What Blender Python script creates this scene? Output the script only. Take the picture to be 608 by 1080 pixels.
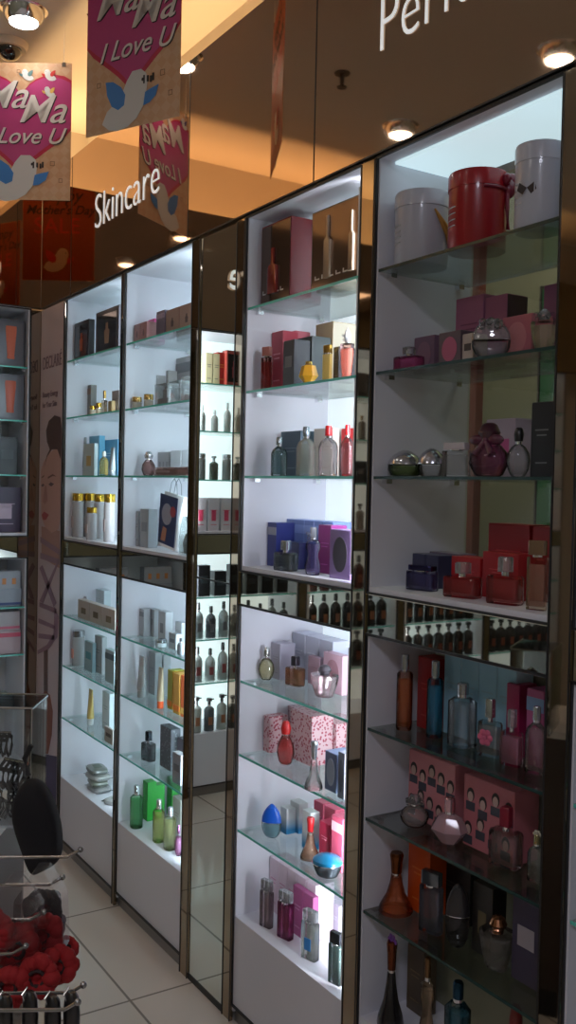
import bpy, bmesh, math, random
from mathutils import Vector, Matrix
random.seed(7)
for o in list(bpy.data.objects): bpy.data.objects.remove(o)
SC = bpy.context.scene
COL = SC.collection
# ------------------------------------------------------------------ camera
F, W, H = 1000.0, 608, 1080
yaw, roll, pitch = math.atan2(638, 1000), math.radians(1.23), math.atan(26/1000)
fw = Vector((-math.cos(yaw)*math.cos(pitch), math.sin(yaw)*math.cos(pitch), -math.sin(pitch)))
r0 = fw.cross(Vector((0, 0, 1))).normalized(); u0 = r0.cross(fw)
rt = r0*math.cos(roll)+u0*math.sin(roll); up = -r0*math.sin(roll)+u0*math.cos(roll)
CAM = Vector((0, 0, 1.5))
cd = bpy.data.cameras.new('camera'); cam = bpy.data.objects.new('camera', cd); COL.objects.link(cam)
cam.matrix_world = Matrix(((rt.x, up.x, -fw.x, CAM.x), (rt.y, up.y, -fw.y, CAM.y), (rt.z, up.z, -fw.z, CAM.z), (0, 0, 0, 1)))
cd.sensor_fit = 'VERTICAL'; cd.sensor_height = 24; cd.lens = 24*F/H; cd.clip_start = 0.02
SC.camera = cam
# ------------------------------------------------------------------ world, exposure, lights
SC.view_settings.view_transform = 'Standard'; SC.view_settings.look = 'None'
SC.view_settings.gamma = 1; SC.view_settings.exposure = 0.0
SC.view_settings.use_curve_mapping = False
SC.cycles.transparent_max_bounces = 32; SC.cycles.max_bounces = 10; SC.cycles.glossy_bounces = 6
SC.cycles.sample_clamp_indirect = 4.0
wd = bpy.data.worlds.new('World'); SC.world = wd; wd.use_nodes = True
wd.node_tree.nodes['Background'].inputs[0].default_value = (0.30, 0.27, 0.26, 1)
wd.node_tree.nodes['Background'].inputs[1].default_value = 0.05
def area(name, loc, size, sy, power, col, direction, spread=math.pi):
    l = bpy.data.lights.new(name, 'AREA'); l.shape = 'RECTANGLE'; l.size = size; l.size_y = sy
    l.energy = power; l.color = col; l.spread = spread
    o = bpy.data.objects.new(name, l); COL.objects.link(o); o.location = loc
    o.rotation_euler = Vector(direction).to_track_quat('-Z', 'X').to_euler(); return o
WARM = (1.0, 0.62, 0.27)
COVE_W, COOL_W, ROOM_W, SPOT_W = 15.0, 13.0, 6.0, 2.0
# warm strips lying on top of the cabinets behind the mirrored fascia
area('cove_strip_long', (-2.6, 1.47, 2.50), 0.06, 3.3, COVE_W*.75, WARM, (0, 0, 1), math.radians(110))
area('cove_strip_end', (-4.20, -0.1, 2.56), 0.06, 3.2, COVE_W*1.0, WARM, (0, 0, 1), math.radians(125)).rotation_euler = (math.pi, 0, 0)
# unseen fill lights added overhead to brighten the room and cabinet fronts
area('room_fill_near', (0.9, -0.9, 3.1), 0.6, 0.6, ROOM_W*5.2, (0.82, 0.84, 1.0), (0, 0, -1))
area('room_fill_far', (-1.5, -1.9, 3.1), 0.6, 0.6, ROOM_W, (1.0, 0.93, 0.88), (0, 0, -1))
area('stockroom_fill', (-1.6, 2.0, 3.0), 0.4, 0.2, 8.5, (1, .95, .85), (0, 0, -1))  # added fill light, brightens the olive wall behind the clear cabinet back
def spot(name, loc, power):
    l = bpy.data.lights.new(name, 'SPOT'); l.energy = power; l.spot_size = math.radians(110); l.spot_blend = .8
    l.shadow_soft_size = .04; l.color = (1, .95, .88)
    o = bpy.data.objects.new(name, l); COL.objects.link(o); o.location = loc; return o
DL = [(-3.33, .99), (-3.385, -.13), (-2.467, -.13), (-1.55, -.13)]
for x, y in DL: spot('downlight_beam', (x, y, 3.09), SPOT_W)

# ------------------------------------------------------------------ helpers
def ray(px, py): return (px-W/2)/F*rt-(py-H/2)/F*up+fw
def atY(px, py, y): d = ray(px, py); return CAM+d*(y/d.y)
def atX(px, py, x): d = ray(px, py); return CAM+d*(x/d.x)
def atZ(px, py, z): d = ray(px, py); return CAM+d*((z-1.5)/d.z)
def atW(px, py, w): return CAM+ray(px, py)*w
MC = {}
def nodes(m):
    m.use_nodes = True; nt = m.node_tree; return nt, nt.nodes, nt.links
def pm(name, col, rough=.5, metal=0, trans=0, emis=0, coat=0, alpha=1):
    k = ('p', tuple(round(c, 3) for c in col), rough, metal, trans, emis, coat)
    if k in MC: return MC[k]
    m = bpy.data.materials.new(name); nt, n, l = nodes(m); b = n['Principled BSDF']
    b.inputs['Base Color'].default_value = (*col, 1); b.inputs['Roughness'].default_value = rough
    b.inputs['Metallic'].default_value = metal; b.inputs['Transmission Weight'].default_value = trans
    b.inputs['Coat Weight'].default_value = coat
    if emis:
        b.inputs['Emission Color'].default_value = (*col, 1); b.inputs['Emission Strength'].default_value = emis
    MC[k] = m; return m
def thin(name, col, fac=1.0, rough=.03, diff=0.0):
    """clear glass or plastic: tinted see-through with a fresnel gloss and optional milky share"""
    k = ('g', tuple(round(c, 3) for c in col), fac, rough, diff)
    if k in MC: return MC[k]
    m = bpy.data.materials.new(name); nt, n, l = nodes(m); n.remove(n['Principled BSDF'])
    out = n['Material Output']
    t = n.new('ShaderNodeBsdfTransparent'); t.inputs[0].default_value = (*[1-(1-min(1, c))*.35 for c in col], 1) if 'glass' in name or name == 'liquid' else (*[min(1, c) for c in col], 1)
    g = n.new('ShaderNodeBsdfGlossy'); g.inputs['Roughness'].default_value = rough
    fr = n.new('ShaderNodeFresnel'); fr.inputs[0].default_value = 1.5
    mu = n.new('ShaderNodeMath'); mu.operation = 'MULTIPLY'; mu.inputs[1].default_value = fac; mu.use_clamp = True
    l.new(fr.outputs[0], mu.inputs[0])
    base = t
    if diff:
        d = n.new('ShaderNodeBsdfDiffuse'); d.inputs[0].default_value = (*[min(1, c) for c in col], 1)
        mx = n.new('ShaderNodeMixShader'); mx.inputs[0].default_value = diff
        l.new(t.outputs[0], mx.inputs[1]); l.new(d.outputs[0], mx.inputs[2]); base = mx
    m2 = n.new('ShaderNodeMixShader'); l.new(mu.outputs[0], m2.inputs[0])
    l.new(base.outputs[0], m2.inputs[1]); l.new(g.outputs[0], m2.inputs[2]); l.new(m2.outputs[0], out.inputs[0])
    MC[k] = m; return m
def spotty(name, base, dot, scale, thr=.35, rough=.45):
    k = ('s', base, dot, scale, thr)
    if k in MC: return MC[k]
    m = bpy.data.materials.new(name); nt, n, l = nodes(m); b = n['Principled BSDF']
    tc = n.new('ShaderNodeTexCoord'); v = n.new('ShaderNodeTexVoronoi'); v.inputs['Scale'].default_value = scale
    r = n.new('ShaderNodeValToRGB'); r.color_ramp.interpolation = 'CONSTANT'
    r.color_ramp.elements[0].color = (*dot, 1); r.color_ramp.elements[1].color = (*base, 1); r.color_ramp.elements[1].position = thr
    l.new(tc.outputs['Object'], v.inputs['Vector']); l.new(v.outputs['Distance'], r.inputs[0]); l.new(r.outputs[0], b.inputs['Base Color'])
    b.inputs['Roughness'].default_value = rough; MC[k] = m; return m

class MB:
    def __init__(s): s.bm = bmesh.new()
    def box(s, x0, x1, y0, y1, z0, z1):
        vs = [s.bm.verts.new((x, y, z)) for x in (x0, x1) for y in (y0, y1) for z in (z0, z1)]
        for f in ((0, 1, 3, 2), (4, 6, 7, 5), (0, 4, 5, 1), (2, 3, 7, 6), (0, 2, 6, 4), (1, 5, 7, 3)):
            s.bm.faces.new([vs[i] for i in f])
        return s
    def loft(s, rings, n=28, pw=2.0, cx=0, cy=0, twist=0):
        """rings of (z, half width, half depth); super-ellipse sections of power pw"""
        R = []
        for j, r in enumerate(rings):
            z, a, b = r; ring = []
            for i in range(n):
                t = 2*math.pi*(i+.5)/n+twist*j; c, q = math.cos(t), math.sin(t)
                x = math.copysign(abs(c)**(2/pw), c)*a; y = math.copysign(abs(q)**(2/pw), q)*b
                ring.append(s.bm.verts.new((cx+x, cy+y, z)))
            R.append(ring)
        for k in range(len(R)-1):
            for i in range(n):
                j = (i+1) % n; s.bm.faces.new((R[k][i], R[k][j], R[k+1][j], R[k+1][i]))
        s.bm.faces.new(list(reversed(R[0]))); s.bm.faces.new(R[-1]); return s
    def tube(s, pts, r, n=10):
        pts = [Vector(p) for p in pts]; R = []
        for i, p in enumerate(pts):
            d = (pts[min(i+1, len(pts)-1)]-pts[max(i-1, 0)]).normalized()
            a = d.cross(Vector((0, 0, 1)))
            if a.length < .05: a = d.cross(Vector((1, 0, 0)))
            a.normalize(); b = d.cross(a)
            rr = r[i] if isinstance(r, (list, tuple)) else r
            R.append([s.bm.verts.new(p+(a*math.cos(2*math.pi*k/n)+b*math.sin(2*math.pi*k/n))*rr) for k in range(n)])
        for k in range(len(R)-1):
            for i in range(n):
                j = (i+1) % n; s.bm.faces.new((R[k][i], R[k][j], R[k+1][j], R[k+1][i]))
        s.bm.faces.new(list(reversed(R[0]))); s.bm.faces.new(R[-1]); return s
    def poly(s, pts, t, axis='y', off=0.0, back=False):
        """flat outline of points (u, v) given thickness t: in the xz plane, front towards -y"""
        a = [s.bm.verts.new((u, off, v)) for u, v in pts]; b = [s.bm.verts.new((u, off+t, v)) for u, v in pts]
        s.bm.faces.new(a); s.bm.faces.new(list(reversed(b)))
        for i in range(len(a)):
            j = (i+1) % len(a); s.bm.faces.new((a[i], b[i], b[j], a[j]))
        return s
    def blob(s, c, r, sx=1, sy=1, sz=1, seg=10, rings=7, bump=0):
        M = Matrix.Translation(c) @ Matrix.Diagonal((sx, sy, sz, 1))
        g = bmesh.ops.create_uvsphere(s.bm, u_segments=seg, v_segments=rings, radius=r, matrix=M)
        if bump:
            for v in g['verts']: v.co += Vector((random.uniform(-1, 1), random.uniform(-1, 1), random.uniform(-1, 1)))*bump
        return s
    def build(s, name, m, parent=None, smooth=False, bevel=0, mat=None):
        bmesh.ops.recalc_face_normals(s.bm, faces=s.bm.faces)
        me = bpy.data.meshes.new(name); s.bm.to_mesh(me); s.bm.free()
        if smooth:
            for p in me.polygons: p.use_smooth = True
        me.materials.append(m); o = bpy.data.objects.new(name, me); COL.objects.link(o)
        if parent is not None: o.parent = parent
        if smooth:
            md = o.modifiers.new('split', 'EDGE_SPLIT'); md.split_angle = math.radians(38)
        if bevel:
            b = o.modifiers.new('bevel', 'BEVEL'); b.width = bevel; b.segments = 2; b.limit_method = 'ANGLE'
        return o
def tag(o, label, cat, group=None, kind=None):
    o['label'] = label; o['category'] = cat
    if group: o['group'] = group
    if kind: o['kind'] = kind
    return o
def empty(name, loc, rz=0):
    o = bpy.data.objects.new(name, None); COL.objects.link(o); o.location = loc; o.rotation_euler = (0, 0, rz)
    o.empty_display_size = .03; return o
def struct(o): o['kind'] = 'structure'; return o
def copy_tree(o, loc, rz, label=None):
    c = o.copy(); COL.objects.link(c); c.location = loc; c.rotation_euler = (0, 0, rz)
    if label: c['label'] = label
    for ch in list(o.children):
        d = ch.copy(); COL.objects.link(d); d.parent = c
        for g in list(ch.children):
            e = g.copy(); COL.objects.link(e); e.parent = d
    return c
def textmesh(name, body, size, m, parent=None, extrude=.002, shear=0, bold=0, sx=1.0, align='LEFT'):
    """lettering standing in the xz plane, read from -y"""
    cu = bpy.data.curves.new('t', 'FONT'); cu.body = body; cu.size = size; cu.extrude = extrude; cu.shear = shear
    cu.offset = bold; cu.align_x = align; cu.resolution_u = 4
    to = bpy.data.objects.new('t', cu); COL.objects.link(to)
    bpy.context.view_layer.update()
    me = bpy.data.meshes.new_from_object(to.evaluated_get(bpy.context.evaluated_depsgraph_get()))
    bpy.data.objects.remove(to)
    me.transform(Matrix.Diagonal((sx, 1, 1, 1))); me.transform(Matrix.Rotation(math.pi/2, 4, 'X'))
    me.materials.clear(); me.materials.append(m)
    o = bpy.data.objects.new(name, me); COL.objects.link(o)
    if parent is not None: o.parent = parent
    return o
def polyobj(name, pts, m, parent, off, t=.0006): return MB().poly(pts, t, off=off).build(name, m, parent)
def circ(cx, cz, rx, rz=None, n=20, a0=0, a1=2*math.pi):
    rz = rz or rx; full = abs(a1-a0-2*math.pi) < 1e-6
    return [(cx+rx*math.cos(a0+(a1-a0)*i/(n if full else n-1)), cz+rz*math.sin(a0+(a1-a0)*i/(n if full else n-1))) for i in range(n)]

# ------------------------------------------------------------------ key measures
FY = 1.30; EX = -4.04; DEP = .29
ZTOP, ZH = 2.235, 2.79
CZ = 3.14
LV = {1: 1.99, 2: 1.762, 3: 1.529, 4: 1.28, 5: .962, 6: .757, 7: .545, 8: .30}
# ------------------------------------------------------------------ shell materials
def tile_mat():
    m = bpy.data.materials.new('floor_tiles'); nt, n, l = nodes(m); b = n['Principled BSDF']
    tc = n.new('ShaderNodeTexCoord'); br = n.new('ShaderNodeTexBrick')
    mp = n.new('ShaderNodeMapping'); mp.inputs['Location'].default_value = (.12, .1, 0)
    br.offset = 0; br.inputs['Scale'].default_value = 1; br.inputs['Brick Width'].default_value = .6; br.inputs['Row Height'].default_value = .6
    br.inputs['Mortar Size'].default_value = .004; br.inputs['Color1'].default_value = (.70, .64, .58, 1); br.inputs['Color2'].default_value = (.66, .60, .55, 1)
    br.inputs['Mortar'].default_value = (.28, .25, .22, 1)
    l.new(tc.outputs['Object'], mp.inputs[0]); l.new(mp.outputs[0], br.inputs['Vector']); l.new(br.outputs['Color'], b.inputs['Base Color'])
    b.inputs['Roughness'].default_value = .12; return m
def noisy(name, c1, c2, scale, rough=.8):
    m = bpy.data.materials.new(name); nt, n, l = nodes(m); b = n['Principled BSDF']
    tc = n.new('ShaderNodeTexCoord'); v = n.new('ShaderNodeTexNoise'); v.inputs['Scale'].default_value = scale
    r = n.new('ShaderNodeValToRGB'); r.color_ramp.elements[0].color = (*c1, 1); r.color_ramp.elements[1].color = (*c2, 1)
    l.new(tc.outputs['Object'], v.inputs['Vector']); l.new(v.outputs['Fac'], r.inputs[0]); l.new(r.outputs[0], b.inputs['Base Color'])
    b.inputs['Roughness'].default_value = rough; return m
M_CEIL = noisy('ceiling_paint', (.58, .53, .48), (.62, .57, .52), 3)
M_OLIVE = noisy('olive_wall', (.30, .29, .20), (.34, .33, .23), 2)
M_PANEL = pm('laminate_panel', (.74, .73, .79), .35)
M_BACK = pm('white_back', (.86, .87, .90), .5)
M_BRONZE = pm('bronze_mirror', (.50, .35, .24), .03, 1)
M_BROND = pm('bronze_strip', (.36, .29, .21), .03, 1)
M_MIRR = pm('mirror_glass', (.74, .78, .74), .015, 1)
M_BAND = pm('tinted_mirror', (.50, .48, .40), .02, 1)
M_BLACK = pm('black_edge', (.012, .011, .012), .4)
M_DARK = pm('dark_wood', (.05, .035, .03), .4)
M_SHELF = thin('shelf_pane', (.92, .975, .96), .7)
M_SEDGE = pm('glass_edge', (.14, .60, .50), .15)
M_CHROME = pm('chrome', (.8, .8, .82), .12, 1)
M_WHITE = pm('white_acrylic', (.85, .85, .85), .4)
M_KICK = pm('kick_metal', (.25, .24, .23), .3, .6)

# ------------------------------------------------------------------ shell
struct(MB().box(-4.6, 2.6, -2.8, 2.4, -.1, 0).build('floor', tile_mat()))
struct(MB().box(-4.6, 2.6, -2.8, 2.4, CZ, CZ+.1).build('ceiling', M_CEIL))
M_COVEWALL = noisy('cove_wall_paint', (.60, .54, .47), (.64, .58, .51), 3)
struct(MB().box(-4.44, -4.34, -2.7, 1.6, 0, CZ).build('wall_left', M_COVEWALL))
struct(MB().box(-4.44, -2.20, 1.60, 1.70, 0, CZ).box(-2.20, 2.5, 1.60, 1.70, 2.27, CZ).box(-1.15, 2.5, 1.60, 1.70, 0, 2.27).box(-2.20, -1.15, 1.60, 1.7, 0, 1.2).build('wall_back', M_COVEWALL))
struct(MB().box(-4.44, 2.5, -2.8, -2.7, 0, CZ).build('wall_front', M_OLIVE))
struct(MB().box(2.5, 2.6, -2.8, 2.4, 0, CZ).build('wall_right', M_OLIVE))
# the little stock room seen through the clear back of the nearest cabinet
struct(MB().box(-3.2, -.4, 2.3, 2.4, 0, CZ).build('wall_stockroom', M_OLIVE))
pp = empty('timber_post', (-1.98, 1.86, 0)); tag(pp, 'red-brown timber post seen through glass back of nearest cabinet', 'post')
MB().box(-.011, .024, 0, .03, 0, 3.1).build('post_shaft', noisy('red_timber', (.11, .012, .005), (.14, .016, .006), 6, .5), pp, bevel=.003)
MB().box(-.020, .040, -.010, .060, 0, .12).build('post_foot', M_DARK, pp)
gb = empty('green_board', (-1.735, 1.96, 0)); tag(gb, 'green painted board standing behind the nearest cabinet', 'board')
MB().box(-.08, .16, 0, .02, 0.1, 2.05).build('board_panel', pm('green_paint', (.015, .13, .035), .5), gb, bevel=.002)
MB().box(-.085, -.08, -.004, .024, 0, 2.06).build('board_edge', M_DARK, gb)

# ------------------------------------------------------------------ cabinets
def cabinet(x0, wdt, loc, rz, label, tube=None, light_panel=False, clear_back=False, name='display_cabinet', glow=0):
    """local: x from 0 to wdt, y from 0 (front) to DEP, both compartments, frame strip kept at the right"""
    c = empty(name, loc, rz); tag(c, label, 'cabinet', 'tall display cabinets')
    t = .008; MBK = pm('backlit_panel', (.84, .93, .95), .5, emis=glow) if glow else M_BACK
    for z0, z1, lo in ((LV[4]-.012, ZTOP, False), (.03, 1.168, True)):
        for xx in (0, wdt-t):
            MB().box(xx, xx+t, .004, DEP, z0, z1).build('side_panel', M_PANEL, c)
        if not lo:
            MB().box(t, wdt-t, .004, DEP, z0, LV[4]).build('deck', M_PANEL, c)
            if clear_back: MB().box(t, wdt-t, DEP-.006, DEP-.001, LV[4], ZTOP-.01).build('back_glass', thin('back_pane', (.90, .92, .86), .3), c)
            else: MB().box(t, wdt-t, DEP-.01, DEP, LV[4], ZTOP).build('back_panel', MBK, c)
            MB().box(0, wdt, 0.004, DEP, ZTOP, ZTOP+.012).build('top_panel', M_PANEL, c)
        else:
            MB().box(t, wdt-t, .004, DEP, LV[8]-.014, LV[8]).build('deck', M_PANEL, c)
            if clear_back: MB().box(t, wdt-t, .20, .21, LV[8], z1).build('back_panel', M_OLIVE, c)
            else: MB().box(t, wdt-t, DEP-.01, DEP, LV[8], z1).build('back_panel', MBK, c)
            MB().box(t, wdt-t, .004, .016, .05, LV[8]-.014).build('base_panel', M_PANEL, c)
            MB().box(0, wdt, 0.004, DEP, z1, z1+.006).build('top_panel', M_PANEL, c)
            MB().box(0, wdt, .012, .02, .0, .05).build('kick_plate', M_KICK, c)
    for L in (1, 2, 3, 5, 6, 7):
        z = LV[L]; d = DEP-.012 if not (clear_back and L > 4) else .195
        s = MB().box(t+.001, wdt-t-.001, .006, d, z-.006, z).build('glass_shelf', M_SHELF, c)
        MB().box(t+.001, wdt-t-.001, .0045, .006, z-.0062, z+.0002).build('shelf_edge', M_SEDGE if not clear_back else pm('dark_glass_edge', (.02, .05, .045), .2), s)
        for xx in (t, wdt-t-.016):
            for yy in (.03, d-.045): MB().box(xx, xx+.016, yy, yy+.016, z-.016, z-.0062).build('shelf_clip', M_CHROME, s)
    # thin black trim round both openings
    e = MB()
    for z0, z1 in ((LV[4]-.012, ZTOP+.004), (.05, 1.174)):
        for xx in (-.003, wdt-.003): e.box(xx, xx+.006, -.002, .004, z0, z1)
        e.box(0, wdt, -.002, .004, z1-.004, z1+.002); e.box(0, wdt, -.002, .004, z0-.004, z0+.001)
    e.build('edge_trim', M_BLACK, c)
    MB().box(0, wdt, 0, .004, 1.176, LV[4]-.018).build('mirror_band', M_BAND, c)
    if tube:
        for z0, z1, pw in () if wdt > .62 else ((LV[4]+.03, ZTOP-.05, 1.0), (LV[8]+.04, 1.12, .75)):
            zc = (z0+z1)/2; P = Matrix.Translation(loc) @ Matrix.Rotation(rz, 4, 'Z')
            tb = MB().tube([(wdt-.018, .030, z0), (wdt-.018, .030, z1)], .006).build('fluorescent_tube', pm('tube_glow', tube[1], .4, emis=1.5), c, smooth=True)
            MB().box(wdt-.026, wdt-.010, .010, .0235, z0-.01, z1+.01).build('lamp_batten', M_WHITE, tb)
            d = Matrix.Rotation(rz, 3, 'Z') @ Vector((-.40, .92, 0))
            area('cabinet_tube_light', P @ Vector((wdt-.03, .04, zc)), z1-z0, .015, tube[0]*pw, tube[1], d).rotation_euler = (Matrix.Rotation(math.atan2(d.y, d.x), 3, 'Z') @ Matrix(((0, 0, -1), (0, 1, 0), (1, 0, 0)))).to_euler()
    if light_panel:
        MB().box(.012, wdt-.012, .043, .238, ZTOP-.006, ZTOP).build('light_diffuser', pm('diffuser_glow', (.62, .80, .86), .5, emis=.80), c)
    return c
def post(loc, wdt, rz, label, dark=False):
    p = empty('mirrored_post', loc, rz); tag(p, label, 'post', 'slim mirrored posts between cabinets')
    MB().box(0, wdt, -.004, .006, 0.0, ZTOP+.003).build('post_face', M_BROND, p, bevel=.0015)
    MB().box(0, .0035, -.0055, -.004, 0.0, ZTOP).box(wdt-.0035, wdt, -.0055, -.004, 0, ZTOP).build('post_edge', M_BLACK, p)
    return p
CY = (.72, .90, 1.0); LA = (.86, .91, 1.0)
cabinet(0, .584, (-3.735, FY, 0), 0, 'farthest white lit cabinet, beside the tall portrait poster', tube=(COOL_W*.36, CY), glow=.22)
cabinet(0, .528, (-3.128, FY, 0), 0, 'second white lit cabinet, left of the wide mirror strip', tube=(COOL_W*.55, CY), glow=.28)
cabinet(0, .527, (-2.280, FY, 0), 0, 'third white lit cabinet, right of the wide mirror strip', tube=(COOL_W*.72, LA), glow=.50)
cabinet(0, .535, (-1.700, FY, 0), 0, 'nearest dim cabinet with glowing ceiling and clear back', light_panel=True, clear_back=True)
cabinet(0, .53, (-1.112, FY, 0), 0, 'lilac cabinet cut off at the right edge of the photo', light_panel=True)
post((-3.749, FY, 0), .014, 0, 'thin mirrored post between portrait poster and farthest cabinet')
post((-3.151, FY, 0), .023, 0, 'slim mirrored post between the two farthest cabinets')
post((-2.600, FY, 0), .052, 0, 'mirrored post on left of the wide mirror strip')
post((-2.327, FY, 0), .047, 0, 'mirrored post on right of the wide mirror strip')
post((-1.753, FY, 0), .053, 0, 'mirrored post between third and nearest cabinets')
post((-1.165, FY, 0), .053, 0, 'mirrored post at the right edge of the nearest cabinet')
mp = empty('wall_mirror', (-2.548, FY, 0)); tag(mp, 'tall clear mirror strip between second and third cabinets', 'mirror')
MB().box(0, .221, 0, .006, .02, ZTOP).build('mirror_glass', M_MIRR, mp)
MB().box(0, .221, -.001, .008, 0, .02).build('mirror_foot', M_BLACK, mp); MB().box(0, .221, -.0015, 0, 1.222, 1.226).build('mirror_joint', M_BLACK, mp)
MB().box(0, .221, .006, .02, 0, ZTOP).build('mirror_backing', M_DARK, mp)
# fascia of bronze mirror above the long wall, one panel per seam
seams = [-4.04, -3.672, -2.632, -1.98, -.9, .2]
names = ['bronze mirrored fascia panel in the far corner', 'bronze mirrored fascia panel carrying the word Skincare',
         'bronze mirrored fascia panel left of the black vertical seam', 'bronze mirrored fascia panel at right above the nearest cabinet',
         'bronze mirrored fascia panel beyond the right edge']
FJ = atY(335, 100, FY).x; seams[3] = FJ
for a, b, nm in zip(seams, seams[1:], names):
    f = empty('fascia_panel', (a, FY, ZTOP+.012)); tag(f, nm, 'panel', 'mirrored fascia panels')
    MB().box(.002, b-a-.002, -.006, .012, 0, ZH-ZTOP-.012).build('panel_face', M_BRONZE, f)
    MB().box(-.0015, .0015, -.007, .0, 0, ZH-ZTOP-.012).box(0, b-a, -.007, .014, -.004, 0).build('panel_joint', M_BLACK, f)
# end wall fascia
ey = [1.294, .70, -.40, -1.5, -2.69]
for a, b, nm in zip(ey[1:], ey, ['bronze fascia panel on the end wall nearest the corner', 'second bronze fascia panel along the end wall', 'third bronze fascia panel along the end wall', 'last bronze fascia panel along the end wall']):
    f = empty('fascia_panel', (EX, a, ZTOP+.012), math.pi/2); tag(f, nm, 'panel', 'mirrored fascia panels')
    MB().box(.002, b-a-.002, -.000, .014, 0, ZH-ZTOP-.012).build('panel_face', M_BRONZE, f)
    MB().box(-.0015, .0015, -.0015, .0, 0, ZH-ZTOP-.012).box(0, b-a, -.001, .014, -.004, 0).build('panel_joint', M_BLACK, f)
# end wall cabinets
EC = [(.60, .65, 1), (-.05, .60, 1), (-.70, .60, 1), (-1.35, .60, 1), (-2.0, .6, 0)]
for i, (y0, w, lit) in enumerate(EC):
    cabinet(0, w, (EX, y0, 0), math.pi/2, ['end wall cabinet in the corner by the left edge of the photo', 'second end wall cabinet, seen in the wide mirror strip',
            'third end wall cabinet along the left wall', 'fourth end wall cabinet along the left wall', 'fifth unlit end wall cabinet along the left wall'][i], tube=((.02, .6, .5, .45, .2)[i]*COOL_W+.2, LA) if lit else None, glow=(0, .85, .25, .30, .30)[i])
    if i: post((EX, y0+w, 0), .05, math.pi/2, 'end wall mirrored post %s' % ['', 'between corner cabinet and its neighbour', 'left of the second end cabinet', 'left of the third end cabinet', 'left of the fourth end cabinet'][i])
es = empty('wall_mirror', (EX, 1.251, 0), math.pi/2); tag(es, 'narrow dark mirror strip in the corner beside the portrait poster', 'mirror')
MB().box(0, .046, 0, .006, 0.0, ZTOP).build('mirror_glass', pm('corner_mirror', (.38, .33, .26), .03, 1), es)
MB().box(-.001, .001, -.002, 0, 0, ZTOP).build('mirror_joint', M_BLACK, es)
# ------------------------------------------------------------------ ceiling fixtures
M_GLOW = pm('lamp_glow', (1, .97, .92), .5, emis=30)
def downlight(x, y, label):
    d = empty('downlight', (x, y, CZ)); tag(d, label, 'ceiling light', 'recessed round downlights')
    MB().loft([(-.006, .075, .075), (-.002, .082, .082), (.0, .082, .082)]).build('trim_ring', M_CHROME, d, smooth=True)
    b = MB(); n = 28; R = []
    for z, a in ((-.006, .072), (-.030, .066), (-.045, .052)):
        R.append([b.bm.verts.new((a*math.cos(2*math.pi*i/n), a*math.sin(2*math.pi*i/n), z)) for i in range(n)])
    for k in range(2):
        for i in range(n): b.bm.faces.new((R[k][i], R[k][(i+1) % n], R[k+1][(i+1) % n], R[k+1][i]))
    b.build('reflector', M_CHROME, d, smooth=True)
    MB().loft([(-.052, .034, .034), (-.046, .048, .048), (-.03, .050, .050)]).build('bulb', M_GLOW, d, smooth=True)
downlight(*DL[0], 'bright ceiling downlight at the top left corner of the photo')
downlight(*DL[1], 'ceiling downlight reflected in the fascia above the third cabinet gap')
downlight(*DL[2], 'ceiling downlight reflected in the fascia at the upper right corner')
downlight(*DL[3], 'ceiling downlight nearest the camera, seen as a faint reflected dot')
dc = empty('security_camera', (-3.61, 1.02, CZ)); tag(dc, 'dark dome security camera on the ceiling at top left', 'security camera')
MB().loft([(-.025, .062, .062), (-.006, .070, .070), (0, .070, .070)]).build('mount_ring', pm('cam_base', (.70, .62, .52), .5), dc, smooth=True)
MB().blob((0, 0, -.022), .048, 1, 1, .9, 20, 12).build('dome', pm('smoked_dome', (.02, .02, .02), .08, coat=1), dc, smooth=True)
sp = empty('sprinkler_head', (-3.10, .40, CZ)); tag(sp, 'small ceiling sprinkler reflected in the bronze fascia panel', 'sprinkler')
MB().loft([(-.004, .030, .030), (0, .032, .032)]).build('escutcheon', M_DARK, sp)
MB().loft([(-.05, .007, .007), (-.004, .010, .010)], 12).build('body', M_DARK, sp)
MB().loft([(-.058, .018, .018), (-.054, .020, .020)], 16).build('deflector', M_DARK, sp)
# ------------------------------------------------------------------ sign lettering
M_LET = pm('white_letters', (.88, .90, .90), .35, emis=.55)  # letters are no lamp, a glow is put into the white to brighten it
def sign(body, x, z, size, width, label, loc_y=FY-.0078, rz=0, loc=None, bold=-.0035):
    r = empty('sign_lettering', loc or (x, loc_y, z), rz); tag(r, label, 'sign')
    o = textmesh('letters', body, size, M_LET, r, extrude=.001, bold=bold)
    if width:
        xs = [v.co.x for v in o.data.vertices]; k = width/(max(xs)-min(xs)); m0 = min(xs)
        for v in o.data.vertices: v.co.x = (v.co.x-m0)*k
    return r
sign('Skincare', -3.410, 2.447, .185, .565, 'white raised letters reading Skincare on the bronze fascia')
sign('Perfume', -1.687, 2.463, .185, .49, 'white raised letters starting Per on the fascia, upper right')
sign('re', 0, 0, .20, .118, 'white letter pair on end wall fascia, seen reversed in the wide mirror strip', loc=(EX+.012, .272, 2.45), rz=math.pi/2, bold=.001)
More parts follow.
